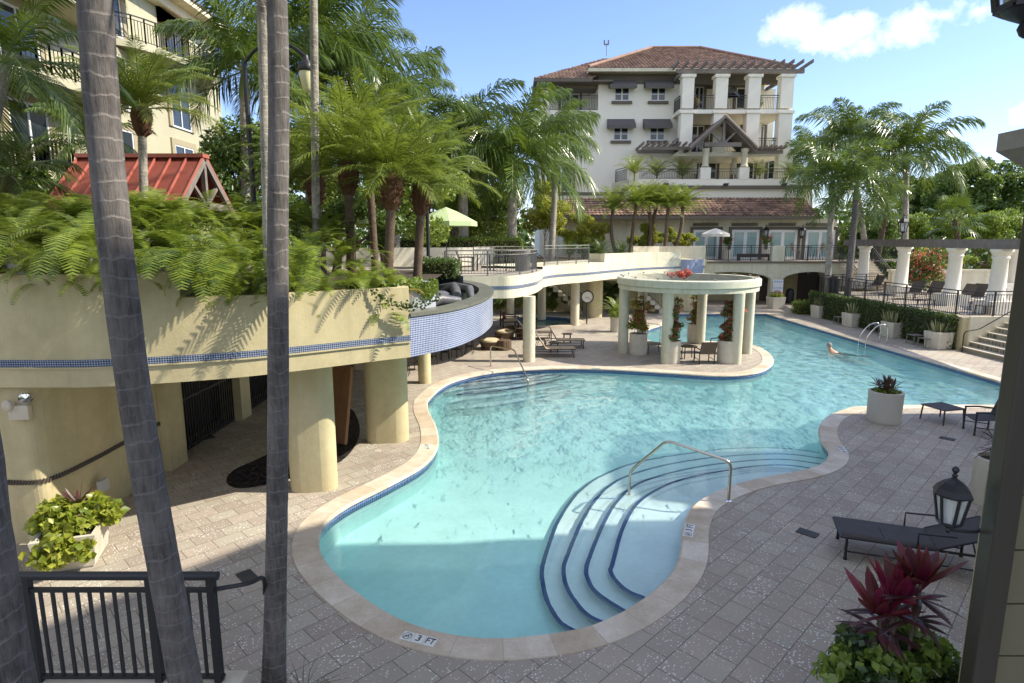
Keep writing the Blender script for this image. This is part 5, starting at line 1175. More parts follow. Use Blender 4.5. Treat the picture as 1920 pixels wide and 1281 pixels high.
def palm(kind,label,base,top,s=1.,r0=.16,r1=.11,tmat='trunk_l',shaft=0.,boss=0.,group=None,name=None,bend=0.,var=None,rz=None,cat='palm tree'):
    base=Vector(base); top=Vector(top); t=thing(name or {'royal':'royal_palm','foxtail':'foxtail_palm','date':'pygmy_date_palm','areca':'areca_palm','coconut':'palm_tree','fan':'fan_palm','cycad':'cycad'}[kind],label,cat,base,0,group); d=top-base
    P=[d*(i/10)+Vector((bend*math.sin(PI*i/10),0,0)) for i in range(11)]
    b=MB(); b.tube(P,[r0+(r1-r0)*(i/10)**.6 for i in range(11)],14); b.build('trunk',M[tmat],t,smooth=True)
    u=d.normalized(); c=d
    if shaft: b=MB(); b.tube([d,d+u*shaft*.4,d+u*shaft],[r1*1.15,r1*1.05,r1*.5],12); b.build('crownshaft',M['shaft'],t,smooth=True); c=d+u*shaft*.93
    if boss:
        b=MB(); b.tube([d-u*boss,d-u*boss*.75,d-u*boss*.3,d,d+u*.12],[r1*1.1,r1*1.9,r1*2.5,r1*2.2,r1],12)
        rr=random.Random(int(abs(base.x)*100))
        for i in range(70):
            a=rr.uniform(0,6.28); h=-boss*rr.random(); q=d+u*h; e=Vector((math.cos(a),math.sin(a),.7)).normalized(); k=r1*(1.5+.9*math.sin(PI*min(1,-h/boss))); b.bar(q+Vector((math.cos(a),math.sin(a),0))*k*.8,q+Vector((math.cos(a),math.sin(a),0))*k*.9+e*.09,.03,.012)
        b.build('boss',M['boss'],t)
    v=CR[kind]; inst('crown',v[(R.randrange(len(v)) if var is None else var)],t,c,R.uniform(0,6.28) if rz is None else rz,s)
    return t
def leaf_object(name,pts,nrm,size,mt,parent=None,aspect=.5,fold=.25,seed=0,updown=.5):
    rg=np.random.RandomState(seed); n=len(pts); pts=np.asarray(pts); nrm=np.asarray(nrm); nrm=nrm/np.maximum(1e-6,np.linalg.norm(nrm,axis=1))[:,None]
    nn=nrm*updown+rg.normal(0,.55,(n,3)); nn/=np.linalg.norm(nn,axis=1)[:,None]; a=rg.normal(0,1,(n,3)); t=np.cross(nn,a); t/=np.linalg.norm(t,axis=1)[:,None]; s=np.cross(nn,t); L_=size*rg.uniform(.65,1.25,n)[:,None]
    v=np.stack([pts-t*L_*.5, pts+s*L_*aspect*.5+nn*L_*fold*.3, pts+t*L_*.5-nn*L_*.12, pts-s*L_*aspect*.5+nn*L_*fold*.3],1).reshape(-1,3)
    me=bpy.data.meshes.new(name); me.vertices.add(4*n); me.vertices.foreach_set('co',v.ravel()); me.loops.add(6*n); me.polygons.add(2*n)
    q=np.arange(n)[:,None]*4+np.array([0,1,2,0,2,3])[None]; me.loops.foreach_set('vertex_index',q.ravel().astype(np.int32)); me.polygons.foreach_set('loop_start',np.arange(0,6*n,3,dtype=np.int32)); me.update(calc_edges=True); me.validate()
    me.materials.append(mt); o=bpy.data.objects.new(name,me); COL.objects.link(o)
    if parent: o.parent=parent
    return o
def blobs_points(blobs,n,seed=0,inner=.55):
    rg=np.random.RandomState(seed); vol=np.array([b[1][0]*b[1][1]*b[1][2] for b in blobs])**.67; vol/=vol.sum(); pk=rg.choice(len(blobs),n,p=vol); d=rg.normal(0,1,(n,3)); d/=np.linalg.norm(d,axis=1)[:,None]
    rad_=rg.uniform(inner**2,1,n)**.5; C=np.array([b[0] for b in blobs])[pk]; S=np.array([b[1] for b in blobs])[pk]; return C+d*S*rad_[:,None],d+np.array([0,0,.4])
def clumps(c,r,k,cr_,seed):
    rg=random.Random(seed); out=[]
    for i in range(k):
        d=Vector((rg.gauss(0,1),rg.gauss(0,1),rg.gauss(0,.9))).normalized()*rg.uniform(.35,1); q=rg.uniform(.7,1.25); out.append(((c[0]+d.x*r[0],c[1]+d.y*r[1],c[2]+d.z*r[2]),(cr_*q,cr_*q,cr_*q*.75)))
    return out
def tree(name,label,base,c,r,n,size,mt,k=26,crs=.34,seed=0,cat='tree',trunk=.16,limbs=7,aspect=.5,group=None):
    base=Vector(base); t=thing(name,label,cat,base,0,group); rel=Vector(c)-base; rg=random.Random(seed)
    bl=clumps(rel,r,k,crs*min(r[0],r[2]),seed); b=MB()
    if trunk:
        b.tube([(0,0,0),rel*.35+Vector((.1*trunk,0,0)),rel*.8],[trunk,trunk*.75,trunk*.4],8)
        for i in range(limbs):
            q=Vector(bl[i%len(bl)][0]); st=rel*rg.uniform(.3,.7); b.tube([st,st.lerp(q,.55)+Vector((0,0,.1)),q],[trunk*.4,trunk*.25,trunk*.08],6)
        b.build('trunk',M['bark'],t,smooth=True)
    p_,d_=blobs_points(bl,n,seed); leaf_object('crown',p_,d_,size,M[mt],t,aspect,seed=seed); return t
def hedge_block(name,label,p0,p1,y,mt,n,size,cat='hedge',seed=0,core='dkleaf',wob=.06):
    """axis aligned box hedge p0..p1 (xyz)"""
    t=thing(name,label,cat,(p0[0],p0[1],p0[2])); dx_,dy_,dz_=[p1[i]-p0[i] for i in range(3)]; e=.09; b=MB(); b.box(e,dx_-e,e,dy_-e,0,dz_-e); b.build('dark_core',M['soil'],t)  # added dark box, stands in for the dim inside behind the leaves
    rg=np.random.RandomState(seed); A_=np.array([dx_*dz_,dx_*dz_,dy_*dz_,dy_*dz_,dx_*dy_]); A_/=A_.sum(); k=rg.choice(5,n,p=A_); u=rg.uniform(0,1,(n,3)); P=u*np.array([dx_,dy_,dz_]); D=np.zeros((n,3))
    for i,(ax,val,dv) in enumerate([(1,0,-1),(1,dy_,1),(0,0,-1),(0,dx_,1),(2,dz_,1)]): mk_=k==i; P[mk_,ax]=val; D[mk_,ax]=dv
    P+=D*rg.normal(-.02,wob,n)[:,None]+rg.normal(0,.02,(n,3)); D[:,2]+=.35; leaf_object('foliage',P,D,size,M[mt],t,.55,seed=seed); return t
gs=.02
# tall palms, background
palm('royal','tall royal palm with green crownshaft in front of the apartment building left edge',(0.,33,3.3),(0.02,33,py(960,345,33).z),1.7,.30,.24,'trunk_l',1.25,var=0,rz=.3)
palm('royal','royal palm standing left of the tallest one, behind the green umbrella',(-2.6,33,3.3),(-2.62,33,py(868,318,33).z),1.6,.30,.24,'trunk_l',1.2,var=1,rz=1.1)
for i,(u,v,Y,s,lab) in enumerate([(655,150,27,1.5,'royal palm rising highest against the sky left of centre'),(455,130,21,1.0,'royal palm with drooping dark fronds beside the hooked street lamp'),(745,235,31,1.5,'royal palm whose low crown fills the gap above the date palm cluster'),(575,70,24,1.3,'royal palm crown behind the two slim ringed trunks'),(1045,255,37,.95,'smaller royal palm crown overlapping the white building corner')]):
    q=py(u,v+60*0,Y); palm('royal',lab,(q.x-.3,Y,3.3),(q.x,Y,q.z-.9),s,.22,.16,'trunk_l',.9)
palm('coconut','palm with arching fronds at the top left in front of the curved balconies',(-11.2,12,3.3),tuple(py(8,120,12)),.8,.16,.12,'trunk_l',0,rz=.2)
palm('coconut','dark leaning palm low at the far left below the juliet balcony',(-11.6,13.5,3.3),tuple(py(20,330,13.5)),.6,.12,.1,'bark',0,rz=2.)
palm('coconut','dark arching palm between the red roof and the left trunk',(-12.2,19.,3.3),tuple(py(165,260,19)),.65,.14,.1,'bark',0,rz=1.)
for i,(u0,u1,lab,Y) in enumerate([(497,489,'slim pale ringed palm trunk just left of the straight foreground trunk',9.6),(588,586,'slim ringed palm trunk crossing the hooked lamp shade',12.6)]):
    a=py(u0,430,Y); c_=py(u1,0,Y); d=(c_-a); palm('royal',lab,(a.x,Y,3.55),tuple(c_+d*.6),.9,.085,.075,'trunk_l',.7)
# date palms on the planter bank
for i,(u,v,ub,Y,s,lab) in enumerate([(265,205,262,15.,1.3,'pygmy date palm with shaggy brown boss in front of the red roof'),(652,310,655,13.2,1.35,'pygmy date palm with fat boss, tallest of the cluster above the ferns'),(735,335,722,12.6,1.2,'leaning pygmy date palm in the middle of the cluster above the ferns'),(792,350,778,13.8,1.25,'pygmy date palm at the right end of the cluster beside the green umbrella'),(590,335,600,14.5,1.3,'pygmy date palm at the left end of the cluster behind the ferns'),(690,280,700,16.,1.4,'pygmy date palm at the back of the cluster below the paddle leaves')]):
    a=py(ub,400,Y); c_=py(u,v,Y); palm('date',lab,(a.x,Y,3.6),tuple(c_),s,.10,.095,'bark' if i else 'trunk_l',0,.62)
# bird of paradise with paddle leaves
t=thing('bird_of_paradise','bird of paradise plant with broad paddle leaves behind the date palms','plant',tuple(py(760,330,17.5)))
b=MB(); rr=random.Random(5)
for i in range(13):
    a=i*2.4; el=rad(rr.uniform(45,82)); l=rr.uniform(1.1,1.9); d=Vector((math.cos(a)*math.cos(el),math.sin(a)*math.cos(el),math.sin(el))); b.tube([(0,0,0),d*l*.6],.025,5,mi=1); sdv=Vector((-math.sin(a),math.cos(a),0)); q=d*l*.6; V=[];n_=7
    for k in range(n_+1):
        f=k/n_; w_=.2*math.sin(PI*min(1,f*.93+.05))**.7; c_=q+d*f*.95+Vector((0,0,-.35*f*f)); V+=[c_-sdv*w_+Vector((0,0,.06)),c_,c_+sdv*w_+Vector((0,0,.06))]
    F=[]
    for k in range(n_): F+=[(3*k,3*k+1,3*k+4,3*k+3),(3*k+1,3*k+2,3*k+5,3*k+4)]
    b.add(V,F,0)
b.build('leaves',[M['palm'],M['stem']],t)
# right hand palms
for i,(kind,u,v,ub,vb,Y,s,lab,zb) in enumerate([('foxtail',1563,330,1550,575,37.,1.5,'foxtail palm with bushy fronds leaning at the hedge corner',0.),('foxtail',1608,345,1592,520,35.5,1.4,'foxtail palm just right of the leaning one, behind the terrace railing',TZ),('royal',1702,290,1697,520,40,1.55,'tall royal palm with wide feathery crown behind the white columns',TZ),('royal',1600,265,1640,450,46,1.5,'royal palm farther back between the building and the tall right palm',TZ),('royal',1520,300,1530,450,55,1.5,'distant royal palm showing beside the building balcony corner',0.)]):
    c_=py(u,v,Y); a=py(ub,vb,Y); palm(kind,lab,(a.x,Y,zb),tuple(c_-Vector((0,0,.9))),s,.24 if kind=='royal' else .2,.17,'trunk_l' if i!=1 else 'trunk_g',.9)
palm('fan','shaggy fan palm beyond the columns, nearest the dark tree',(25+8,44,TZ),tuple(py(1790,415,44)),1.5,.2,.18,'bark')
palm('fan','shaggy fan palm with lit fronds left of the royal palm trunk',(27.5,46,TZ),tuple(py(1662,395,46)),1.3,.2,.18,'bark')
# date palm clump in bridge planter
for i,(u,v,ub,vb,Y,lab) in enumerate([(1150,392,1158,470,39.5,'pygmy date palm, leftmost stem of the clump in the bridge planter'),(1193,385,1180,470,39.6,'pygmy date palm with curved trunk in the bridge planter'),(1214,380,1213,460,40.6,'pygmy date palm with straight dark trunk mid clump'),(1232,384,1228,460,40.8,'pygmy date palm tight beside the straight dark trunk'),(1253,388,1246,465,39.8,'pygmy date palm with bent trunk right of the clump middle'),(1280,386,1258,465,40.2,'pygmy date palm leaning outward at the right end of the clump')]):
    a=py(ub,vb,Y); c_=py(u,v,Y); palm('date',lab,(a.x,Y,3.45),tuple(c_),1.25,.13,.11,'bark',0,0.,bend=.25*((i%3)-1))
for i,(u,v,Y,s,lab) in enumerate([(1190,312,47.8,1.0,'areca palm at the left end of the white roof terrace'),(1232,318,49.6,1.,'areca palm behind the left terrace railing under the trellis'),(1280,322,49.6,.9,'areca palm left of the gabled porch column'),(1424,328,49.6,.75,'areca palm right of the gabled porch'),(1482,332,49.4,.85,'areca palm near the right end of the white roof terrace')]):
    q=py(u,v,Y); palm('areca',lab,(q.x,Y,zf if Y>48.5 else zf-.3),(q.x,Y,max(zf+.3,q.z-.6)),s*1.25,.06,.05,'stem')
# shrubs and trees
def shrub(label,u,v,Y,w_,h_,mt,n,size,seed,base=3.4,k=22,cat='shrub',name='shrub',aspect=.4,d=1.,tr=.05):
    q=py(u,v,Y); return tree(name,label,(q.x,Y,base),tuple(q),(w_,d*w_,h_),n,size,mt,k,.42,seed,cat,tr,8,aspect)
shrub('yellow green bamboo clump below the white building corner',1022,405,41.5,1.5,2.0,'bamboo',6500,.26,1,name='bamboo',aspect=.28)
shrub('bright yellow bamboo mound between the railing and the date palm clump',1092,432,41.2,1.7,1.1,'bamboo',6500,.24,2,name='bamboo',aspect=.3)
shrub('light green bamboo behind the date palm trunks in the bridge planter',1222,440,42,1.8,.9,'bamboo',5500,.22,3,name='bamboo',aspect=.3)
shrub('bright croton shrub filling the right planter beside the patio',1285,450,40.5,.9,.5,'bamboo',2600,.18,4,base=3.6)
shrub('dark rounded shrub beside the end of the bridge railing',1095,470,37.6,.85,.55,'tree',2600,.17,5)
for i,(u,v,Y,s,lab) in enumerate([(1068,478,37.0,1.1,'dark spiky cycad beside the bridge railing end'),(1125,470,37.4,1.3,'dark spiky cycad in the middle of the bridge planter'),(1165,474,38.,1.1,'dark spiky cycad right of the middle one')]):
    q=py(u,v,Y); palm('cycad',lab,(q.x,Y,3.4),(q.x,Y,3.75),s,.1,.1,'bark',cat='plant')
tree('shade_tree','dense dark green tree behind the royal palm trunks',(-1.2,41,3.4),tuple(py(915,370,41)),(3.0,2.2,2.6),12000,.24,'tree',30,.36,11)
tree('shade_tree','bluish dark tree filling the gap under the central palm crowns',(-5.5,43,3.4),tuple(py(800,350,43)),(3.6,2,3.),12000,.26,'tree',30,.36,12)
tree('shade_tree','broad dark tree behind the left palms and ferns',(-11,30,3.3),tuple(py(520,320,30)),(4.0,2,3.2),13000,.24,'tree',30,.34,13)
tree('shade_tree','bushy green tree behind the pygmy date palm cluster',(-5,24,3.3),tuple(py(700,360,24)),(3.4,1.6,2.2),11000,.2,'bush',28,.36,14)
tree('shade_tree','dark bushy tree at far left under the balconies',(-13.5,17,3.3),tuple(py(60,370,17)),(1.8,1.2,.9),4500,.2,'tree',24,.36,15)
tree('shade_tree','dark green bushy tree right of the red roof pavilion',(-9,21,3.3),tuple(py(470,360,21)),(2.2,1.4,2.0),8000,.18,'tree',24,.36,16)
tree('mango_tree','large rounded dark tree at the far right skyline',(50,62,0),tuple(py(1860,365,62)),(6.,4,4.2),15000,.42,'tree',34,.3,17,trunk=.4)
tree('mango_tree','second large dark tree left of the biggest skyline tree',(44,68,0),tuple(py(1755,370,68)),(5.,4,3.6),11000,.45,'tree',30,.3,18,trunk=.4)
tree('shade_tree','pale green feathery tree behind the right end of the timber beam',(37,46,1.4),tuple(py(1872,430,46)),(4.2,2,2.0),11000,.2,'bush',30,.34,19)
tree('shade_tree','light green tree behind the middle white columns',(33,52,1.4),tuple(py(1740,440,52)),(4.5,2,2.4),11000,.24,'bush',30,.34,20)
tree('shade_tree','dark leafy tree behind the stair and first white column',(29,50,1.4),tuple(py(1625,440,50)),(3.0,2,2.6),9000,.24,'tree',28,.34,21)
tree('shade_tree','small open branched tree between the last two white columns',(32.,40.5,1.4),tuple(py(1848,480,40.5)),(2.0,1.5,1.3),4200,.18,'bush',20,.3,22)
tree('bougainvillea_bush','dark pink flowering bougainvillea bush between the second and third columns',(26.0,36.5,1.4),tuple(py(1738,500,36.5)),(1.3,1.1,1.4),5500,.14,'tree',24,.36,23,'shrub',.06)
q=py(1738,495,36.3); p_,d_=blobs_points(clumps((q.x-26.0,q.y-36.5,q.z-1.4),(1.35,1.15,1.4),24,.5,23),900,24,.85); leaf_object('blossoms',p_,d_,.11,M['red'],[o for o in bpy.data.objects if o.name.startswith('bougainvillea_bush') and o.type=='EMPTY'][0],.8,seed=24)
tree('shade_tree','green tree line behind the boundary wall right of the stair',(38,58,1.4),tuple(py(1690,480,58)),(6,2,2.2),9000,.3,'tree',30,.32,25)
tree('shade_tree','leafy dark shrub filling the space between the date palm trunks',(-5.4,18.5,3.4),tuple(py(640,415,18.5)),(1.9,1.0,1.0),6000,.15,'tree',22,.4,26)
tree('shade_tree','mid green shrub behind the green umbrella and date palms',(-3.2,30.5,3.4),tuple(py(860,420,36)),(3.2,1.2,1.7),7000,.2,'bush',22,.38,27)
# far tree belt so the skyline is not bare
rgb_=np.random.RandomState(9); bl=[]
for i in range(120):
    a=rad(-62+124*i/119); dd=95+rgb_.uniform(-8,8); bl.append(((dd*math.sin(a),dd*math.cos(a),3+rgb_.uniform(0,1.5)),(5,4,4.5+rgb_.uniform(0,2))))
p_,d_=blobs_points(bl,26000,31,.7); o=leaf_object('distant_trees',p_,d_,1.1,M['tree'],None,.6,seed=31); o['kind']='stuff'; tag(o,'distant belt of dark trees along the horizon beyond the gardens','trees')
# hedges
hedge_block('clipped_hedge','long dark green clipped hedge covering the retaining wall below the terrace railing',(HX-.42,25.2,0),(HX-.02,37.4,TZ+.06),0,'hedge',15000,.10,seed=41,wob=.045)
hedge_block('clipped_hedge','light green clipped hedge on top of the low white wall',(-6.,31.8,3.4),(.5,33.4,py(900,448,32).z),0,'hedge_l',7000,.13,seed=42)
hedge_block('clipped_hedge','small dark clipped hedge behind the fountain basin rim',(-2.9,18.9,3.4),(-1.75,19.9,3.95),0,'hedge',2600,.08,seed=43)
hedge_block('clipped_hedge','small bright hedge end at the far corner of the long hedge',(HX-1.0,37.4,0),(HX-.1,38.3,.75),0,'hedge_l',1600,.10,seed=44)
for i,(x,Y,lab) in enumerate([(-1.6,36.8,'leafy shade plants behind the bench at the spa'),(-.3,38.4,'tall leafy plants against the wall left of the spa'),(2.6,38.6,'thin bamboo stems against the wall behind the spa'),(6.3,38.8,'leafy plants beside the shaded stair beyond the wide pier')]):
    tree('shade_plant',lab,(x,Y,0),(x,Y,1.35),(1.0,.5,1.2),2200,.22,['tree','bush','bush','tree'][i],14,.4,50+i,'plant',.03,6,.3)
# hidden stair beyond the spa
t=thing('garden_stair','cream stair with black railing climbing behind the spa in shade','stairs',(4.4,38.2,0)); b=MB()
for i in range(11): b.box(-i*.3-.3,-i*.3,-.6,.6,i*.28,i*.28+.28)
b.build('treads',M['concrete'],t); brail(t,[(0,-.62,.2),(-3.3,-.62,3.2)],1.)
t=thing('garden_stair','second stair with black railing beyond the wide pier','stairs',(9.6,38.4,0)); b=MB()
for i in range(11): b.box(-i*.3-.3,-i*.3,-.6,.6,i*.28,i*.28+.28)
b.build('treads',M['concrete'],t); brail(t,[(0,-.62,.2),(-3.3,-.62,3.2)],1.)
# ---------------------------------------------------------------- ferns, planters with plants, foreground
def fern_fronds(b,rnd,o,k,l0,l1,e0,e1,azs=None,dro=115,mi=0,pw=.16):
    for i in range(k):
        az=(i*2.4+rnd.uniform(-.4,.4)) if azs is None else azs+rnd.uniform(-.7,.7); el=rad(rnd.uniform(e0,e1)); L_=rnd.uniform(l0,l1); kk=10; p=Vector(o); P=[];T=[]; e=el
        for j in range(kk+1):
            P.append(p.copy()); d=Vector((math.cos(az)*math.cos(e),math.sin(az)*math.cos(e),math.sin(e))); T.append(d); p=p+d*L_/kk; e-=rad(dro)/kk*(.4+1.2*j/kk)
        sd=Vector((-math.sin(az),math.cos(az),0)); n=26; V=[];F=[]
        for j in range(n):
            t=.06+.93*j/n; f=t*kk; a=min(int(f),kk-1); q=P[a].lerp(P[a+1],f-a); d=T[a]; w_=pw*L_*(math.sin(PI*min(1,.12+.86*t))**.7); 
            for s in(-1,1):
                tip=q+(sd*s*.95+d*.3).normalized()*w_+Vector((0,0,-.12*w_)); c=d*(L_/n*.42); o_=len(V); V+=[q-c*.8,q+c*.8,tip+c*.25,tip-c*.25]; F.append((o_,o_+1,o_+2,o_+3))
        b.add(V,F,mi)
rf2=random.Random(21); b=MB(); fr=resample(fas,.02); cand=[p for p in fr if -9.6<p.x<-2.05]
for i in range(210):
    p=cand[rf2.randrange(len(cand))]; d=rf2.uniform(.05,3.0)**1.0; j=min(range(len(fr)),key=lambda q:(fr[q]-p).length_squared); t_=(fr[min(j+1,len(fr)-1)]-fr[max(j-1,0)]).normalized(); nrm=Vector((t_.y,-t_.x,0)); o=p-nrm*(d+.2)
    if d>2.2 and o.x>-3.5: continue
    edge=4.12 if p.x<-4.95 else 3.76; f=max(0,min(1,(-2.0-o.x)/2.2)); z=min(edge-.22+.5*d,4.85+.15*rf2.random())-.5*(1-f)
    fern_fronds(b,rf2,(o.x,o.y,z),9,.5,1.0,15,80,pw=.15,mi=0)
for i in range(62):
    p=cand[rf2.randrange(len(cand))]; edge=4.12 if p.x<-4.95 else 3.76
    if p.x>-3.3 and rf2.random()<.6: continue
    fern_fronds(b,rf2,(p.x-.05,p.y+rf2.uniform(.1,.4),edge+rf2.uniform(-.05,.2)),3,.45,.8,20,75,-PI/2-.1,125,pw=.16)
for i in range(150):
    o=Vector((rf2.uniform(-4.2,-2.05),0,0)); o.y=10.6+rf2.uniform(.2,1.3)+.35*(o.x+4.2)*.4; fern_fronds(b,rf2,(o.x,o.y,3.62),1,.3,.55,-5,40,mi=1)
ob=b.build('fern_bank',[M['fern'],M['dry']]); ob['kind']='stuff'; tag(ob,'sunlit bank of sword ferns filling the planter above the curved yellow wall','ferns')
for i,(u,v,Y,k,lab) in enumerate([(35,500,8.35,7,'large fern hanging over the planter wall at the far left'),(165,515,8.35,6,'fern hanging down beside the leaning foreground trunk'),(350,545,8.75,6,'fern hanging at the notch where the planter wall steps down'),(405,545,8.95,6,'fern drooping right of the wall notch'),(440,540,9.1,5,'small fern drooping over the wall left of the straight trunk'),(578,540,9.65,5,'small fern hanging over the wall right of the straight trunk')]):
    q=py(u,v-38,Y); b=MB(); fern_fronds(b,rf2,(0,0,0),k*2,.85,1.25,5,45,-PI/2-.25,125,pw=.17); fern_fronds(b,rf2,(0,.1,0),8,.6,.9,40,85); o=b.build('hanging_fern',M['fern']); o.location=(q.x,Y-.02,q.z+.08); tag(o,lab,'fern')
# ivy at the planter corner and small-leaved ivy strand
pts=[];nr=[]; rg=np.random.RandomState(4)
for i in range(2600):
    a=rg.uniform(-2.9,.8); h=rg.uniform(0,1)**.8; pts.append((-2.3+.78*math.cos(a),12.2+.78*math.sin(a),3.8-.35*h*(.4+.6*math.sin(a*3)**2))); nr.append((math.cos(a),math.sin(a),.5))
for i in range(1200): pts.append((rg.uniform(-3.2,-1.8),rg.uniform(11.2,12.4),rg.uniform(3.66,3.86))); nr.append((0,0,1))
t=thing('ivy','ivy with small leaves trailing over the end of the planter beside the fountain','ivy',(0,0,0)); leaf_object('foliage',pts,nr,.075,M['hedge_l'],t,.7,seed=3)
pts=[];nr=[]
for i in range(240):
    f=rg.uniform(0,1); q=py(695+130*f,(548+8*f)+22*math.sin(PI*f)+rg.normal(0,6)*(1-.3*f),10.28+.35*f); pts.append(tuple(q)); nr.append((.3,-1,.2))
leaf_object('trailing_strand',pts,nr,.06,M['hedge'],t,.7,seed=5)
# bare hanging rootlets on the wall
t2=MB()
for i in range(16):
    u=rg.uniform(530,660); v0=rg.uniform(550,575); Y=9.55+(u-540)*.0065; a=py(u,v0,Y-.02); P=[a]
    for k in range(6): P.append(P[-1]+Vector((-.045+rg.normal(0,.03),-.002,-.13)))
    t2.tube(P,.0035,4,cap=False)
o=t2.build('dry_rootlets',M['bark']); tag(o,'thin dry rootlets trailing down the sunny yellow wall','vine')
# generic lance-leaf rosette
def lance(b,o,n,l0,l1,w_,e0,e1,rnd,mi=0,droop=.35,seg=5,az0=0):
    for i in range(n):
        az=az0+i*2.4+rnd.uniform(-.3,.3); el=rad(rnd.uniform(e0,e1)); l=rnd.uniform(l0,l1); d=Vector((math.cos(az)*math.cos(el),math.sin(az)*math.cos(el),math.sin(el))); sd=Vector((-math.sin(az),math.cos(az),0)); up=d.cross(sd)*-1; V=[];F=[]
        tw=rnd.uniform(-.3,.3); sd=(sd*math.cos(tw)+up*math.sin(tw))
        for k in range(seg+1):
            f=k/seg; ww=w_*max(.06,math.sin(PI*min(1,.10+.9*f))**.8)*(.5 if f<.05 else 1); c=Vector(o)+d*l*f+Vector((0,0,-droop*l*f*f)); V+=[c-sd*ww*.5+up*ww*.18,c,c+sd*ww*.5+up*ww*.18]
        for k in range(seg): F+=[(3*k,3*k+1,3*k+4,3*k+3),(3*k+1,3*k+2,3*k+5,3*k+4)]
        b.add(V,F,mi)
rp=random.Random(77)
# near right planter: cordyline over leafy green
P0=Vector((3.22,4.55,0)); t=round_planter('round_planter','round planter with magenta cordyline above leafy green foliage, nearest right corner',P0,.36,.8)
for k,(dx_,dy_,z,n_) in enumerate([(-.05,0,1.66,13),(.10,-.05,1.84,11),(-.14,.05,1.50,9)]):
    b=MB(); lance(b,(0,0,0),n_+4,.30,.50,.105,38,88,rp,0,.16); lance(b,(0,0,-.12),10,.25,.40,.065,-10,35,rp,1,.3); lance(b,(0,0,-.3),8,.22,.36,.05,-20,30,rp,1,.4); b.tube([(-dx_*.4,-dy_*.4,.75-z),(0,0,.02)],.014,6,mi=2); o=b.build('cordyline',[M['cord'],M['cordd'],M['bark']],t); o.location=(dx_,dy_,z)
p_,d_=blobs_points(clumps((-.03,0,1.02),(.60,.5,.36),30,.17,61),3000,61,.3); leaf_object('green_foliage',p_,d_,.075,M['dkleaf'],t,.85,seed=61); p_,d_=blobs_points(clumps((-.03,0,1.05),(.64,.52,.40),24,.12,62),1300,62,.3); leaf_object('green_foliage',p_,d_,.09,M['hedge_l'],t,.85,seed=62)
# pool bend planter
q=gz(1656,790); t=round_planter('round_planter','big pale grey round planter with dark cordyline at the pool bend',(q.x,q.y,0),.40,.80,'planter','planter_g'); b=MB()
for dx_,dy_,z in((0,0,.95),(-.16,.05,.92),(.15,-.03,.9),(.05,.12,.9),(-.08,-.12,.86)): lance(b,(dx_,dy_,z),12,.25,.42,.06,5,80,rp,0,.2)
b.build('cordyline',M['cordd'],t); p_,d_=blobs_points([((0,0,.80),(.36,.36,.10))],420,63,.2); leaf_object('green_foliage',p_,d_,.06,M['bush'],t,.6,seed=63)
t=round_planter('round_planter','round planter with dark spidery plant half hidden by the hotel wall',(8.5,10.05,0),.34,.85); b=MB()
for i in range(10): lance(b,(rp.uniform(-.15,.15),rp.uniform(-.15,.15),.95+rp.uniform(0,.25)),9,.2,.42,.035,-25,60,rp,0,.35)
b.build('spidery_leaves',M['cordd'],t)
# pergola planters with bougainvillea on trellis
for i,(u,v,lab,sd_) in enumerate([(1196,664,'round planter with thin bougainvillea by the left pergola column',71),(1257,680,'round planter with bougainvillea behind the front left pergola column',72),(1303,642,'round planter with lush red bougainvillea at the back of the pergola',73),(1362,680,'round planter with bougainvillea beside the front right pergola column',74)]):
    q=gz(u,v); t=round_planter('bougainvillea_planter',lab,(q.x,q.y,0),.36,.86); b=MB()
    for s in(-.16,.16): b.tube([(s,0,.8),(s,0,2.35)],.012,5)
    for z in(1.1,1.45,1.8,2.15): b.tube([(-.2,0,z),(.2,0,z)],.01,5)
    b.build('trellis',M['iron'],t); bl=clumps((0,0,1.25),(.36,.34,.45),18,.19,sd_)+clumps((.02,0,1.95),(.34,.3,.5),14,.15,sd_+9)
    p_,d_=blobs_points(bl,[1900,2000,2600,2400][i],sd_,.2); leaf_object('foliage',p_,d_,.085,M['tree' if i%2 else 'bush'],t,.65,seed=sd_); p_,d_=blobs_points(bl+clumps((.25 if i==3 else .05,0,1.7),(.3,.2,.6),8,.15,sd_+5),[420,560,900,900][i],sd_+1,.6); leaf_object('bracts',p_,d_,.095,M['red'],t,.8,seed=sd_+1)
p_,d_=blobs_points(clumps((PC.x-.2,PC.y+.3,3.22),(.55,.5,.12),12,.16,81),420,81,.3); t=thing('bougainvillea_vine','red bougainvillea vine spilling over the top of the pergola ring','vine',(0,0,0)); leaf_object('bracts',p_,d_,.085,M['red'],t,.8,seed=81); p_,d_=blobs_points(clumps((PC.x+2.45,PC.y+.2,1.75),(.2,.25,.6),14,.16,82),650,82,.3); leaf_object('bracts',p_,d_,.08,M['red'],t,.8,seed=82); p_,d_=blobs_points(clumps((PC.x+2.45,PC.y+.2,2.3),(.25,.25,.3),10,.16,83),300,83,.3); leaf_object('foliage',p_,d_,.08,M['bush'],t,.7,seed=83)
q=gz(1155,622); t=round_planter('round_planter','round planter with bright palm fronds behind the left pergola column',(q.x,q.y,0),.3,.75); inst('palm_fronds',CR['areca'][0],t,(0,0,.9),0,.75); p_,d_=blobs_points([((0,0,.9),(.45,.4,.35))],600,64,.2); leaf_object('green_foliage',p_,d_,.1,M['bush'],t,.5,seed=64)
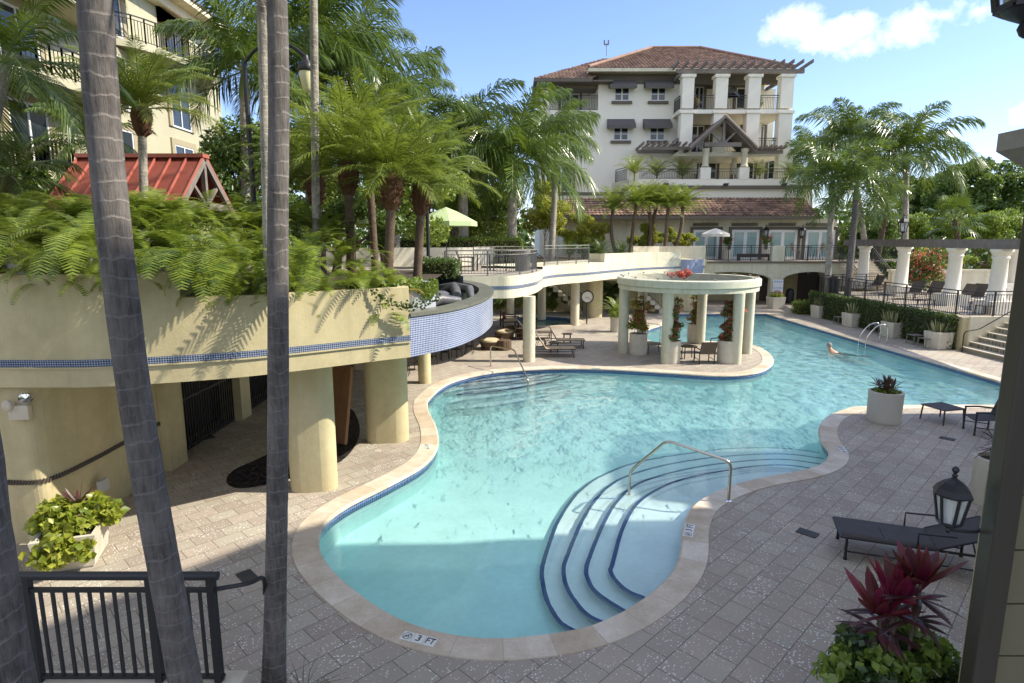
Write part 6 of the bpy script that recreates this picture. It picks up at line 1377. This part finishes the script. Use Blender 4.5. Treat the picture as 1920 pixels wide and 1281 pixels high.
# square planters with sansevieria
for i,(u,v,lab) in enumerate([(1543,597,'square white planter with snake plants, farthest along the hedge'),(1605,614,'square white planter with snake plants, left of the pool ladder'),(1683,634,'square white planter with snake plants, right of the pool ladder'),(1769,656,'square white planter with snake plants, nearest the stone steps')]):
    q=gz(u,v); t=square_planter(lab,(q.x-.05,q.y+.3,0),rad(12),.78,.74); b=MB()
    for k in range(46):
        x,y=rp.uniform(-.28,.28),rp.uniform(-.28,.28); h_=rp.uniform(.35,.72); lx,ly=x*.7+rp.uniform(-.12,.12),y*.7+rp.uniform(-.12,.12); a=rp.uniform(0,3.1); wx,wy=.028*math.cos(a),.028*math.sin(a); V=[]
        for f in(0,.4,.8,1): c=Vector((x+lx*f,y+ly*f,.66+h_*f)); k_=(1,1.15,.7,.05)[(0,.4,.8,1).index(f)]; V+=[c-Vector((wx,wy,0))*k_,c+Vector((wx,wy,0))*k_]
        b.add(V,[(0,1,3,2),(2,3,5,4),(4,5,7,6)])
    b.build('snake_plants',M['sword'],t)
q=gz(1457,579); t=square_planter('square white planter with red and green plants below the pool notice',(q.x,q.y+.3,0),rad(8),.92,.78); b=MB()
for i in range(5): lance(b,(rp.uniform(-.2,.2),rp.uniform(-.2,.2),.9),9,.25,.45,.07,20,80,rp,0,.2)
b.build('red_leaves',M['cord'],t); p_,d_=blobs_points([((0,0,.88),(.5,.45,.2))],700,65,.2); leaf_object('green_foliage',p_,d_,.1,M['bush'],t,.7,seed=65)
# low square tables along the hedge
for i,(u,v,lab) in enumerate([(1572,608,'low grey metal table by the hedge between the two farthest square planters'),(1640,624,'low grey metal table by the hedge directly behind the pool ladder'),(1658,630,'low grey metal table tight against the third square planter'),(1712,645,'low grey metal table right of the third square planter'),(1734,652,'low grey metal table left of the nearest square planter')]):
    q=gz(u,v); table(lab,(q.x+.1,q.y,0),.27,.42,True,'low tables along the hedge','iron_grey')
# pergola seats
q=gz(1320,681); armchair('brown sling armchair with its back to the camera under the pergola',(q.x,q.y,0),rad(95)); q=gz(1290,672); table('round bronze side table beside the armchair under the pergola',(q.x,q.y,0),.34,.5)
q=gz(1345,662); armchair('brown sling armchair facing left behind the right pergola planter',(q.x+.1,q.y,0),rad(190)); q=gz(1225,662); table('low bronze ottoman with tan top between the two left pergola planters',(q.x,q.y,0),.3,.4,True)
# near right lounger and chair set
A_=gz(1560,1003,.36); B_=gz(1592,975,.36); mid=(A_+B_)/2; dr=Vector(((A_-B_).y,-(A_-B_).x,0)); dr=dr if dr.x>0 else -dr; ang=math.atan2(dr.y,dr.x)
q1=gz(1567,1050); ang=math.atan2(gz(1822,1090).y-q1.y,gz(1822,1090).x-q1.x); lounger('dark charcoal chaise longue lying flat beside the carriage lantern',(q1.x+.16,q1.y+.36,0),ang,24,'sling_d','iron',None,True)
q=gz(1800,800); t=table('low dark sling ottoman on the sunlit paving right of the grey planter',(11.05,14.95,0),.34,.4,True,None,'sling_d',.25); armchair('dark sling armchair beside the ottoman at the right edge of the deck',(11.35,14.0,0),rad(165),'sling_d','iron')
# deck drains
m=tilemat('drain_grate',(.02,.02,.02),(.03,.03,.03),(.07,.07,.065),.03,False,.5,.3)
for u,v,lab in[(1514,1000,'black square drain grate beside the flat chaise longue'),(1776,823,'black drain grate behind the armchair legs on the right deck'),(463,1081,'black drain grate right of the stair railing'),(392,820,'black drain grate in the shade before the barred gate')]:
    q=gz(u,v); b=MB(); b.obox((0,0,.008),.2,.3,.012); o=b.build('deck_drain',m); o.location=(q.x,q.y,0); o.rotation_euler=(0,0,rad(45)); tag(o,lab,'drain')
# depth markers on the coping
M['tile_w']=plain('white_marker_tile',(.68,.68,.64),.35)
def marker(label,u,v,u2,v2,full=True,s=.15):
    a=gz(u,v,.014); c_=gz(u2,v2,.014); d=c_-a; ang=math.atan2(d.y,d.x); mid=(a+c_)/2; t=thing('depth_marker',label,'depth marker',(mid.x,mid.y,.014),ang); n_=3
    for i in range(n_):
        b=MB(); b.box((i-1.5)*s+.004,(i-.5)*s-.004,-s/2,s/2,-.004,.003); b.build('tile',M['tile_w'],t)
    text('3',s*.95,(0,0,.0045),(0,0,0),black,t); text('FT',s*.95,(s,0,.0045),(0,0,0),black,t,sx=.8)
    b=MB(); R_=s*.38
    for i in range(24):
        a0,a1=2*PI*i/24,2*PI*(i+1)/24; b.add([(-s+R_*math.cos(x)*k,R_*math.sin(x)*k,.0045) for x,k in((a0,1),(a1,1),(a1,.86),(a0,.86))],[(0,1,2,3)])
    b.bar((-s-R_*.66,-R_*.66,.0045),(-s+R_*.66,R_*.66,.0045),.009,.002); b.bar((-s-R_*.5,R_*.1,.0045),(-s+R_*.1,-R_*.25,.0045),.012,.002); b.bar((-s-R_*.1,R_*.45,.0045),(-s+R_*.5,-R_*.35,.0045),.008,.002); b.build('no_diving_symbol',black,t); return t
marker('3 FT no diving tiles set in the coping at the near rounded pool end',749,1189,822,1207)
marker('3 FT no diving tiles set in the coping beside the near curved steps',1288,1012,1296,978)
marker('3 FT tiles set in the coping beside the wide front piers',803,850,800,826,True,.12); marker('3 FT tiles set in the coping at the right hand pool bend',1588,855,1572,832,True,.14)
marker('small depth tiles in the coping at the far left pool steps',898,704,925,699,True,.12); marker('small depth tiles in the coping at the front of the pergola peninsula',1106,690.4,1130,690.6,True,.11)
# near railing and landing
LR=thing('stair_railing','dark metal stair railing with vertical balusters at the lower left corner','railing',(0,0,0)); RYn=4.9
pa=py(5,1080,RYn); pb=py(408,1072,RYn); b=MB(); b.tube([(pa.x-1.2,RYn,pa.z),(pb.x,RYn,pa.z)],.038,12); b.build('top_rail',M['gunmetal'] if 'gunmetal' in M else M['iron'],LR,smooth=True)
zu=py(200,1106,RYn).z; zl=py(300,1268,RYn).z
b=MB(); b.bar((pa.x-1.2,RYn,zu),(pb.x-.02,RYn,zu),.045,.03); b.build('upper_rail',M['iron'],LR); b=MB(); b.bar((pa.x-1.2,RYn,zl),(pb.x-.02,RYn,zl),.045,.03); b.build('lower_rail',M['iron'],LR)
px_=[py(u,1110,RYn).x for u in(52,283,397)]
for x in px_: b=MB(); b.box(x-.032,x+.032,RYn-.032,RYn+.032,.55,pa.z); b.build('post',M['iron'],LR)
xs_=[px_[0]+(px_[1]-px_[0])*(i+1)/10 for i in range(9)]+[px_[1]+(px_[2]-px_[1])*(i+1)/5 for i in range(4)]+[px_[0]-.115*(i+1) for i in range(4)]
for x in xs_: b=MB(); b.box(x-.012,x+.012,RYn-.012,RYn+.012,zl,zu); b.build('baluster',M['iron'],LR)
b=MB(); e_=py(470,1100,RYn+.15); b.tube(cr([(px_[2],RYn,zu),(e_.x,RYn+.1,zu+.0),(py(495,1112,RYn+.3).x,RYn+.3,zu-.07),(py(500,1160,RYn+.5).x,RYn+.5,zu-.35)],6),.02,8); b.build('lower_handrail',M['iron'],LR,smooth=True)
o=MB(); o.box(-8,-2.5,2.2,5.0,0,.58); o.box(-8,-2.46,2.16,5.04,.58,.64); o=o.build('stair_landing',M['concrete'],bevel=.01); tag(o,'stone landing slab under the near stair railing','landing')
o=MB(); o.box(-2.5,-2.2,4.3,5.02,0,.40); o.box(-2.2,-1.95,4.3,5.02,0,.2); o=o.build('stone_steps',M['coping'],bevel=.01); tag(o,'small stone steps at the foot of the near railing post','steps')
# foreground trunks
def bigtrunk(label,pts,r0,r1,tm,kind='royal',s=1.2,name='palm_tree'):
    P=[Vector(p) for p in pts]; dirv=(P[-1]-P[-2]).normalized(); base=P[0]; t=thing(name,label,'palm tree',tuple(base)); Q=resample(cr([p-base for p in P],8),.12); n_=len(Q); rr=random.Random(int(r0*1e4)); b=MB(); b.tube(Q,[(r0+(r1-r0)*(i/n_)+(.05*math.exp(-i*.25)))*(1+.015*rr.uniform(-1,1)) for i in range(n_)],28); b.build('trunk',M[tm],t,smooth=True)
    d=Q[-1]; b=MB(); b.tube([d,d+dirv*.6,d+dirv*1.3],[r1*1.2,r1*1.1,r1*.5],12); b.build('crownshaft',M['shaft'],t,smooth=True); inst('crown',CR[kind][0],t,d+dirv*1.2,.4,s); return t
Ya=4.2; ca_=[py(u,v,Ya) for u,v in[(372,1400),(348,1281),(270,850),(226,540),(193,220),(178,0)]]; up_=ca_[-1]+(ca_[-1]-ca_[-2])*1.0; b0=Vector((ca_[0].x+.12,Ya,0)); bigtrunk('thick leaning grey ringed palm trunk at left foreground, crossing the railing',[b0]+ca_+[up_,up_+(ca_[-1]-ca_[-2])*1.6],.114,.100,'trunk_g')
Yb=5.4; cb_=[py(u,v,Yb) for u,v in[(513,1300),(521,850),(521,450),(519,0)]]; up_=cb_[-1]+Vector((0,0,3.)); bigtrunk('straight slim grey palm trunk in the foreground between planter wall and pool',[Vector((cb_[0].x-.02,Yb,0))]+cb_+[up_],.104,.074,'trunk_g')
Yc=3.1; cc_=[py(u,v,Yc) for u,v in[(12,1300),(-38,1000),(-90,700)]]; bigtrunk('dark palm trunk cut by the lower left corner of the view',[Vector((cc_[0].x+.1,Yc,0))]+cc_+[cc_[-1]+Vector((-.35,0,2.5)),cc_[-1]+Vector((-.6,0,6.))],.15,.12,'trunk_g')
b=MB()
for i in range(26):
    a=rp.uniform(0,6.28); d=Vector((math.cos(a),math.sin(a),0)); l=rp.uniform(.25,.5); b.tube([(0,0,0),d*l*.4+Vector((0,0,l*.5)),d*l+Vector((0,0,l*.55))],[.004,.004,.001],3)
q=gz(560,1275,.0); o=b.build('grass_tuft',M['dkleaf']); o.location=(-2.02,5.15,.1); o.scale=(1.,1.,1.2); tag(o,'thin grassy tuft at the foot of the straight foreground trunk','plant')
# pothos planter at left
q=gz(110,1075); t=square_planter('square cream planter overflowing with yellow green pothos beneath the lower wall',(-6.38,8.15,0),rad(20),.78,.50); p_,d_=blobs_points(clumps((0,0,.64),(.55,.5,.22),28,.18,91),1300,91,.3); leaf_object('pothos_leaves',p_,d_,.14,M['pothos'],t,.75,seed=91); p_,d_=blobs_points(clumps((.1,-.45,.42),(.5,.12,.22),16,.13,92),420,92,.3); leaf_object('pothos_leaves',p_,d_,.13,M['pothos'],t,.75,seed=92)
b=MB(); lance(b,(.1,.1,.8),14,.25,.42,.05,20,80,rp,0,.15); b.build('cordyline',M['cordd'],t)
# umbrellas
gcan=mat('pale_green_canvas',(.42,.52,.27),.85,.05,2); umbrella('pale green patio umbrella on the upper terrace under the royal palms',(-3.0,28,3.32),1.42,py(833,416,28).z-3.32,.66,gcan); umbrella('second pale green umbrella mostly hidden behind the date palm bosses',tuple(py(690,430,25)-Vector((0,0,.9))),1.2,1.3,.6,gcan)
q=py(1341,440,45.2); umbrella('white patio umbrella before the first patio door',(q.x,45.2,UZ),1.05,q.z-UZ+.05,.42,mat('white_canvas',(.75,.70,.58),.85,.04,2)); q=py(1362,176,51.5); umbrella('black umbrella open on the top balcony of the white building',(q.x,51.5,zs1),1.15,q.z-zs1,.75,M['iron'],4)
# patio furniture
for i,(u,lab) in enumerate([(1490,'tan high patio chair left of the small bar table'),(1533,'tan high patio chair right of the small bar table')]):
    q=py(u,490,44.5); t=thing('bar_chair',lab,'chair',(q.x,44.5,UZ),PI*i); 
    for a in(-1,1):
        for c_ in(-1,1): b=MB(); b.tube([(.2*a,.2*c_,.72),(.26*a,.24*c_,0)],.018,6); b.build('leg',M['bronze'],t)
    b=MB(); b.box(-.24,.24,-.24,.24,.72,.76); b.build('seat',M['sling'],t); b=MB(); b.obox((-.27,0,1.02),.03,.46,.5,M3=Matrix.Rotation(rad(-10),3,'Y')); b.build('backrest',M['sling'],t)
q=py(1512,490,44.5); table('small high bar table between the tan patio chairs',(q.x,44.5,UZ),.32,1.0,False)
x0,x1,_,_=rect(1384,480,1445,492,43.6); t=thing('storage_bench','long dark slatted bench behind the left patio railing','bench',((x0+x1)/2,43.7,UZ)); h=(x1-x0)/2; b=MB(); b.box(-h,h,-.2,.2,.25,.5); b.build('seat',M['door'],t)
for s in(-1,1): b=MB(); b.box(s*h*.94-.05,s*h*.94+.05,-.2,.2,0,.25); b.build('leg',M['door'],t)
for u,lab,sd_ in((1362,'dark leafy shrub in a pot under the white umbrella',101),(1436,'dark flowering shrub in a square pot below the wall lantern',102)):
    q=py(u,490,46.); t=round_planter('patio_pot',lab,(q.x,46.,UZ),.36,.75); p_,d_=blobs_points(clumps((0,0,1.5),(.55,.4,.4),14,.2,sd_),900,sd_,.2); leaf_object('foliage',p_,d_,.1,M['tree'],t,.6,seed=sd_); p_,d_=blobs_points(clumps((0,0,1.5),(.6,.45,.45),8,.2,sd_+3),160,sd_+3,.5); leaf_object('blossoms',p_,d_,.07,M['red'],t,.7,seed=sd_)
# upper terrace furniture
b=MB(); b.lathe([(.3,0),(.32,.86),(.28,.9)],(0,0,0),24); o=b.build('litter_bin',M['iron_grey'],smooth=True); o.location=(.45,25.2,SL1); tag(o,'round grey slatted litter bin behind the bridge railing','bin')
for i,(x,y,lab,rz) in enumerate([(-1.9,25.3,'dark metal armchair left of the terrace table on the bridge',0),(-.5,25.6,'dark metal armchair right of the terrace table on the bridge',PI)]): armchair(lab,(x,y,SL1),rz,'sling_d','iron')
table('dark round table on the bridge terrace between metal armchairs',(-1.2,25.5,SL1),.45,.7,False,None,'iron','',) if False else table('dark round table on the bridge terrace between metal armchairs',(-1.2,25.5,SL1),.45,.7,False,None,'iron')
# swimmer
def person_swim():
    base=gz(1568,661,WZ); t_lab='grey haired bare backed swimmer in dark shorts, head above the water'
    J=[((0,0,-.08)),((-.2,0,.02)),((-.40,0,.12)),((-.47,0,.23)),((-.51,0,.32)),((-.53,0,.42)),((.22,.09,-.12)),((.62,.11,-.2)),((1.0,.12,-.22)),((.22,-.09,-.12)),((.62,-.13,-.16)),((1.0,-.14,-.14)),((-.40,.2,.07)),((-.62,.34,-.06)),((-.86,.30,-.12)),((-.40,-.2,.07)),((-.3,-.42,-.06)),((-.12,-.52,-.12)),((-.94,.29,-.12)),((-.04,-.55,-.13)),((1.12,.12,-.2)),((1.12,-.14,-.13))]
    rr=[.15,.17,.18,.08,.085,.075,.10,.07,.045,.10,.07,.045,.075,.05,.035,.075,.05,.035,.04,.04,.04,.04]
    Ed=[(0,1),(1,2),(2,3),(3,4),(4,5),(0,6),(6,7),(7,8),(0,9),(9,10),(10,11),(2,12),(12,13),(13,14),(2,15),(15,16),(16,17),(14,18),(17,19),(8,20),(11,21)]
    me=bpy.data.meshes.new('person'); me.from_pydata(J,Ed,[]); o=bpy.data.objects.new('person',me); COL.objects.link(o); sk=o.modifiers.new('skin','SKIN'); 
    if not me.skin_vertices: 
        return None
    for i,v in enumerate(me.skin_vertices[0].data): v.radius=(rr[i],rr[i]*(.75 if i<3 else 1)); v.use_root=(i==0)
    s=o.modifiers.new('sub','SUBSURF'); s.levels=2; s.render_levels=2; me.materials.append(mat('skin',(.46,.26,.17),.5,.08,6)); o.location=base+Vector((.2,-.1,-.13)); o.rotation_euler=(0,0,rad(-38)); tag(o,t_lab,'person')
    b=MB(); b.lathe([(.105,-.03),(.112,.03),(.095,.09),(.05,.125),(0,.13)],(-.52,0,.39),16); b.build('hair',mat('grey_hair',(.25,.22,.19),.9,.3,30),o,smooth=True)
    b=MB(); b.tube([(-.06,0,-.07),(.1,0,-.1),(.26,0,-.13)],[.15,.165,.155],14); b.tube([(.2,.09,-.12),(.5,.11,-.18)],[.115,.1],12); b.tube([(.2,-.09,-.12),(.5,-.12,-.15)],[.115,.1],12); b.build('shorts',plain('dark_shorts',(.02,.025,.035),.7),o,smooth=True)
    return o
person_swim()
# wall sconce, small floodlights on the roof terrace
for i,u in enumerate((1248,1360,1469)):
    q=py(u,346,YT-.05); b=MB(); b.obox((0,-.15,0),.36,.3,.1,M3=Matrix.Rotation(rad(-15),3,'X')); o=b.build('floodlight',M['iron']); o.location=q; tag(o,['small black floodlight on the roof terrace parapet, left of the porch','small black floodlight on the roof terrace parapet, below the porch','small black floodlight on the roof terrace parapet, at the right'][i],'light')
for a_,x in((1,1322),(2,1400)):
    q=py(x-20 if a_==1 else x+20,200,51); p_,d_=blobs_points([((q.x,51,zs1+.7),(.4,.35,.45))],260,110+a_,.2); t=thing('balcony_plant',['potted orange flowering plant at the left of the top balcony','potted green plant at the right of the top balcony'][a_-1],'plant',(0,0,0)); leaf_object('foliage',p_,d_,.16,M['dry' if a_==1 else 'bush'],t,.6,seed=110+a_); b=MB(); b.lathe([(.18,0),(.24,.4),(.2,.4)],(q.x,51,zs1),14); b.build('pot',M['door'],t)
